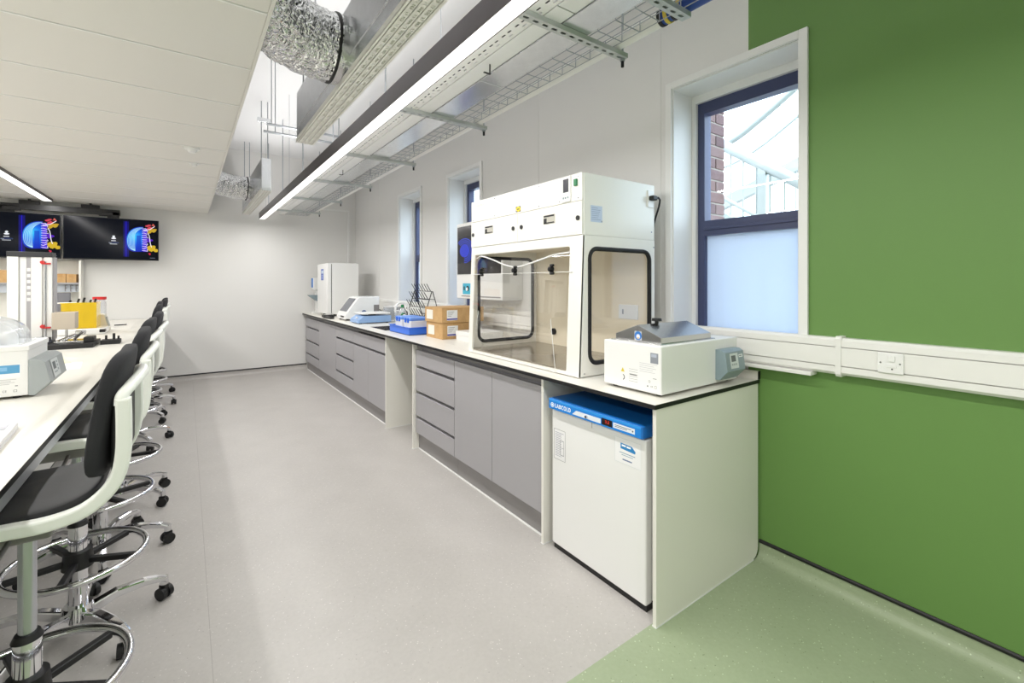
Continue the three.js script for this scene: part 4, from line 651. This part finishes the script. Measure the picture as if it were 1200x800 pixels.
{ // back shelving with boxes, monitor
  const t = thing('wall_shelving', 'cream open shelving unit on the back wall below the screens', 'shelving', [0, 0, ZB]);
  obj('side_panel', bb(-1.105, -1.085, 0.921, 1.705, 0.002, 0.2, 0.002), M.panelWhite, t); obj('side_panel', bb(-2.6, -2.58, 0.921, 1.705, 0.002, 0.2, 0.002), M.panelWhite, t);
  obj('back_board', bb(-2.58, -1.105, 0.921, 1.705, 0.002, 0.012), M.panelWhite, t); for (const y of [1.42]) obj('shelf', bb(-2.58, -1.105, y - 0.02, y, 0.012, 0.2, 0.002), M.grey, t);
  obj('drawer_strip', bb(-2.58, -1.105, 1.3, 1.399, 0.012, 0.15, 0.002), std('#c6ccd4', 0.4), t); for (let k = 0; k < 3; k++) obj('clip', [bb(-1.24 + k * 0.05, -1.233 + k * 0.05, 1.31, 1.39, 0.15, 0.162), bb(-1.24 + k * 0.05, -1.215 + k * 0.05, 1.382, 1.39, 0.15, 0.162), bb(-1.24 + k * 0.05, -1.22 + k * 0.05, 1.348, 1.356, 0.15, 0.162)], M.greyDark, t);
  const box = (x0, x1, h, label) => { const b = thing('shelf_box', label, 'box', [(x0 + x1) / 2, 1.42, ZB + 0.105]); const w = (x1 - x0) / 2; obj('carton', bb(-w, w, 0, h, -0.09, 0.09, 0.002), M.card, b); obj('tape', bb(-0.02, 0.02, h * 0.6, h + 0.001, -0.03, 0.091), std('#b98f58', 0.3), b); };
  box(-1.32, -1.225, 0.11, 'tan carton at the middle of the wall shelf'); box(-1.22, -1.13, 0.105, 'tan carton next to the side panel of the wall shelf'); box(-2.0, -1.72, 0.15, 'wide tan carton at the far end of the wall shelf');
  const m = thing('monitor', 'grey computer monitor on the island bench below the shelf', 'monitor', [-1.24, BT, -7.62]); obj('panel', bb(-0.14, 0.1, 0.08, 0.38, -0.02, 0.01, 0.004), std('#6d6d72', 0.4), m); obj('screen', bb(-0.13, 0.09, 0.095, 0.37, 0.0095, 0.0115), std('#77777d', 0.25), m); obj('neck', bb(-0.04, 0.0, 0.01, 0.2, -0.045, -0.02, 0.003), M.greyDark, m); obj('foot', bb(-0.11, 0.07, 0, 0.012, -0.1, 0.06, 0.004), M.greyDark, m);
  const e = thing('headset', 'black wired headset hanging by the white test machine', 'headset', [-1.42, BT, -5.4]); obj('band', pipe([[-0.1, 0.12, 0], [-0.09, 0.24, 0], [0, 0.3, 0], [0.09, 0.24, 0], [0.1, 0.12, 0]], 0.011), M.black, e); obj('ear_cup', [bb(-0.12, -0.08, 0.0, 0.14, -0.05, 0.05, 0.02), bb(0.08, 0.12, 0.0, 0.14, -0.05, 0.05, 0.02)], M.black, e);
}
// ---------------------------------------------------------------- wall screens
{
  const art = canvasTex(1024, 590, (c, W, H) => {
    c.fillStyle = '#060912'; c.fillRect(0, 0, W, H);
    c.fillStyle = '#2416c8'; c.fillRect(655, 30, 8, 520); c.fillStyle = 'rgba(40,30,220,0.45)'; c.fillRect(630, 30, 60, 520);
    const gr = c.createRadialGradient(750, 250, 20, 750, 280, 210); gr.addColorStop(0, '#3ec6ff'); gr.addColorStop(0.45, '#1668e8'); gr.addColorStop(1, '#1420b0'); c.fillStyle = gr; c.beginPath(); c.moveTo(855, 100); c.bezierCurveTo(720, 90, 660, 200, 664, 320); c.bezierCurveTo(666, 430, 690, 470, 760, 474); c.lineTo(860, 470); c.fill();
    c.fillStyle = 'rgba(20,50,190,0.6)'; c.fillRect(775, 230, 50, 210);
    c.strokeStyle = '#b4ecff'; c.lineWidth = 5; for (let k = 0; k < 7; k++) { c.beginPath(); c.moveTo(850 - k * 12, 112 + k * 10); c.bezierCurveTo(730 + k * 6, 110 + k * 14, 672 + k * 12, 210, 676 + k * 13, 330); c.bezierCurveTo(680 + k * 12, 410, 700 + k * 10, 440, 760, 460); c.stroke(); }
    c.fillStyle = '#5a3ae0'; c.fillRect(850, 120, 46, 350); c.strokeStyle = '#f2e6ff'; c.lineWidth = 7; for (let k = 0; k < 11; k++) { c.beginPath(); c.moveTo(838, 130 + k * 32); c.lineTo(880 + 26 * Math.sin(k * 2), 122 + k * 34); c.lineTo(900, 150 + k * 28); c.stroke(); }
    const blob = (col, x, y, r, n) => { c.fillStyle = col; for (let k = 0; k < n; k++) { c.beginPath(); c.ellipse(x + (rnd() - 0.5) * r * 1.6, y + (rnd() - 0.5) * r * 1.6, r * (0.3 + 0.4 * rnd()), r * (0.25 + 0.3 * rnd()), rnd() * 3, 0, 7); c.fill(); } };
    blob('#c9a52c', 960, 170, 52, 9); blob('#d8b52e', 962, 420, 50, 10); blob('#d84a5a', 925, 100, 36, 6); blob('#e06a58', 975, 70, 22, 3); blob('#5a24c0', 930, 290, 40, 6); blob('#d22a48', 930, 505, 18, 4);
    c.strokeStyle = '#fdf6ff'; c.lineWidth = 9; c.beginPath(); c.moveTo(855, 150); c.lineTo(930, 132); c.lineTo(985, 84); c.moveTo(905, 190); c.bezierCurveTo(940, 240, 920, 330, 950, 400); c.stroke();
    c.fillStyle = '#f2f4f8'; c.beginPath(); c.arc(522, 262, 15, 0, 7); c.fill(); c.beginPath(); c.ellipse(522, 288, 26, 12, 0, 0, 7); c.fill(); c.fillRect(494, 318, 52, 9); c.fillStyle = '#aab4cc'; c.fillRect(468, 350, 110, 6); c.fillStyle = '#f0f2f6'; c.fillRect(480, 368, 80, 6); c.fillStyle = '#20305c'; c.fillRect(500, 340, 76, 18); c.fillStyle = '#8890a0'; c.fillRect(930, 560, 60, 6);
  });
  M.show = new THREE.MeshPhysicalMaterial({ color: '#05060a', roughness: 0.12, specularIntensity: 0.2, emissive: '#ffffff', emissiveIntensity: 0.95, emissiveMap: art });
  for (const [i, xc] of [-0.777, -1.735].entries()) {
    const t = thing('wall_screen', i ? 'left-hand flat screen whose base is hidden by the test machine' : 'flat screen with a colourful neon picture nearest the aisle', 'screen', [xc, 1.717, -7.86]);
    t.userData.label = i ? 'flat screen partly hidden behind the white column test machine' : 'flat screen in full view next to the bare back wall';
    obj('bezel', bb(-0.473, 0.473, 0, 0.545, -0.045, 0, 0.003), M.black, t); print('picture', M.show, 0.93, 0.528, [0, 0.275, 0.0012], '+z', t);
    obj('bracket', bb(-0.06, 0.06, 0.2, 0.63, -0.075, -0.04, 0.003), M.black, t);
  }
  const r = thing('screen_mount', 'black ceiling rail mount carrying both flat screens', 'mount', [0, 0, -7.93]);
  obj('rail', bb(-1.79, -0.71, 2.305, 2.375, -0.03, 0.03, 0.003), M.black, r); for (const x of [-1.7, -0.85]) obj('rail_clamp', bb(x - 0.07, x + 0.07, 2.29, 2.335, -0.045, 0.045, 0.004), M.black, r); for (const x of [-1.55, -1.0]) obj('drop_plate', [bb(x - 0.09, x + 0.09, 2.37, 2.42, -0.02, 0.02, 0.003), bb(x - 0.012, x + 0.012, 2.42, 2.44, -0.012, 0.012)], M.black, r);
}

// ---------------------------------------------------------------- lab stools
const S = {};
{
  const curve = new THREE.CatmullRomCurve3([[-0.27, 0.815], [-0.1, 0.825], [0, 0.826], [0.07, 0.824], [0.138, 0.838], [0.182, 0.872], [0.207, 0.915], [0.217, 0.97], [0.2185, 1.05], [0.217, 1.115]].map(([x, y]) => V(x, y, 0)));
  const strip = (t0, t1, h, n = 40) => { const a = [], b = []; for (let i = 0; i <= n; i++) { const u = t0 + (t1 - t0) * i / n, p = curve.getPointAt(u), d = curve.getTangentAt(u), N = V(-d.y, d.x, 0); a.push([p.x + N.x * h, p.y + N.y * h]); b.push([p.x - N.x * h, p.y - N.y * h]); } return [...b, ...a.reverse()]; };
  const rail = (z) => ext(strip(0, 1, 0.0165), z - 0.016, z + 0.016, [], 0.006);
  S.shell = done([rail(0.2), rail(-0.2), ext(strip(0.02, 0.56, 0.007), -0.195, 0.195), rod([-0.265, 0.815, -0.2], [-0.265, 0.815, 0.2], 0.016)]);
  S.topBar = done([pipe([[0.212, 1.095, 0.2], [0.214, 1.118, 0.196], [0.226, 1.135, 0.165], [0.24, 1.148, 0.08], [0.244, 1.15, 0], [0.24, 1.148, -0.08], [0.226, 1.135, -0.165], [0.214, 1.118, -0.196], [0.212, 1.095, -0.2]], 0.015, 60, 10)]);
  S.seat = done(pad(0.225, 0.022, 0.184, 0.35, 0.3, (x, y, z) => [x - 0.058, y + 0.833 + (x > 0.08 ? 1.6 * (x - 0.08) ** 2 : 0), z]));
  S.back = done(pad(0.168, 0.024, 0.2, 0.42, 0.42, (h, y, z) => [0.183 - y + 0.14 * h + 0.25 * (h + 0.02) ** 2 - 0.45 * z * z, 1.06 + h, z]));
  S.bracket = done([bb(0.190, 0.214, 0.905, 1.10, -0.186, 0.186, 0.012)]);
  S.mech = done([bb(-0.14, 0.06, 0.735, 0.818, -0.07, 0.07, 0.01), rod([-0.02, 0.75, 0.06], [-0.02, 0.745, 0.22], 0.006)]);
  S.piston = done(rod([0, 0.44, 0], [0, 0.74, 0], 0.019, 0.019, 20)); S.sleeve = done([rod([0, 0.1, 0], [0, 0.455, 0], 0.031, 0.029, 24)]); S.collar = done(rod([0, 0.45, 0], [0, 0.466, 0], 0.033, 0.026, 24));
  S.ring = done(new THREE.TorusGeometry(0.215, 0.0132, 14, 80).rotateX(Math.PI / 2).translate(0, 0.315, 0)); S.ringHub = done(rod([0, 0.285, 0], [0, 0.35, 0], 0.05, 0.044, 24)); S.spoke = done([bb(0.035, 0.206, 0.298, 0.318, -0.012, 0.012, 0.004)]);
  S.hub = done([rod([0, 0.085, 0], [0, 0.135, 0], 0.055, 0.045, 24)]);
  const lg = []; { const prof = [[0.03, 0.092, 0.044], [0.12, 0.116, 0.036], [0.21, 0.112, 0.03], [0.26, 0.1, 0.027], [0.292, 0.085, 0.024]]; const sh = prof.map(([x, y, h]) => [x, y + h / 2]).concat(prof.slice().reverse().map(([x, y, h]) => [x, y - h / 2])); lg.push(ext(sh, -0.0175, 0.0175, [], 0.007), rod([0.285, 0.066, 0], [0.285, 0.096, 0], 0.017, 0.015, 16)); }
  S.leg = done(lg);
  const wheel = (z) => rod([0, 0.027, z - 0.009], [0, 0.027, z + 0.009], 0.027, 0.027, 24); S.castor = done([wheel(-0.015), wheel(0.015), rod([0, 0.03, -0.008], [0, 0.03, 0.008], 0.02), bb(-0.016, 0.02, 0.03, 0.062, -0.012, 0.012, 0.006), rod([0, 0.05, 0], [0, 0.072, 0], 0.007)]);
}
M.shell = std('#eceee8', 0.35); M.seat = std('#1f1f22', 0.6, { bumpMap: fineBump, bumpScale: 0.0003 });
function stool(x, z, turn, foot, place) {
  const t = thing('lab_stool', 'black padded lab stool with chrome foot ring ' + place, 'stool', [x, 0, z], turn, 'lab stools along the island bench');
  obj('seat_shell', S.shell, M.shell, t); obj('back_rail', S.topBar, M.shell, t); obj('seat_pad', S.seat, M.seat, t); obj('backrest', S.back, M.blackFabric, t); obj('back_cover', S.bracket, M.black, t); obj('tilt_mechanism', S.mech, M.greyDark, t);
  obj('gas_lift', S.piston, M.piston, t); obj('column_sleeve', S.sleeve, M.chrome, t); obj('column_collar', S.collar, M.black, t); obj('base_hub', S.hub, M.chrome, t);
  const fr = obj('foot_ring', S.ring, M.chrome, t); obj('ring_hub', S.ringHub, M.black, fr); for (let k = 0; k < 5; k++) obj('ring_spoke', S.spoke, M.black, fr).rotation.y = k * Math.PI * 0.4 + foot + 0.5;
  for (let k = 0; k < 5; k++) { const l = obj('leg', S.leg, M.chrome, t); l.rotation.y = foot - turn + k * Math.PI * 0.4; const c = obj('castor', S.castor, M.black, l); c.position.set(0.285, 0, 0); c.rotation.y = 1.1 + k * 1.7 + foot * 3; }
}
['beside the acrylic tray', 'between the acrylic tray and domed water bath', 'alongside the water bath with domed lid', 'alongside the paper sheets', 'alongside the tall test machine', 'alongside the yellow tank', 'alongside the beige tilted meter', 'next to the back wall'].forEach((place, i) => stool(...[[-0.352, -1.78, 0, 0.2], [-0.352, -2.495, 0.03, 0.30], [-0.362, -3.17, -0.02, -0.17], [-0.352, -3.82, 0.02, 0.63], [-0.40, -5.15, 0, 0.26], [-0.425, -5.95, 0.03, 0.63], [-0.40, -6.6, 0, 0.1], [-0.42, -7.3, -0.03, 0.3]][i], place));

renderer.render(scene, camera);
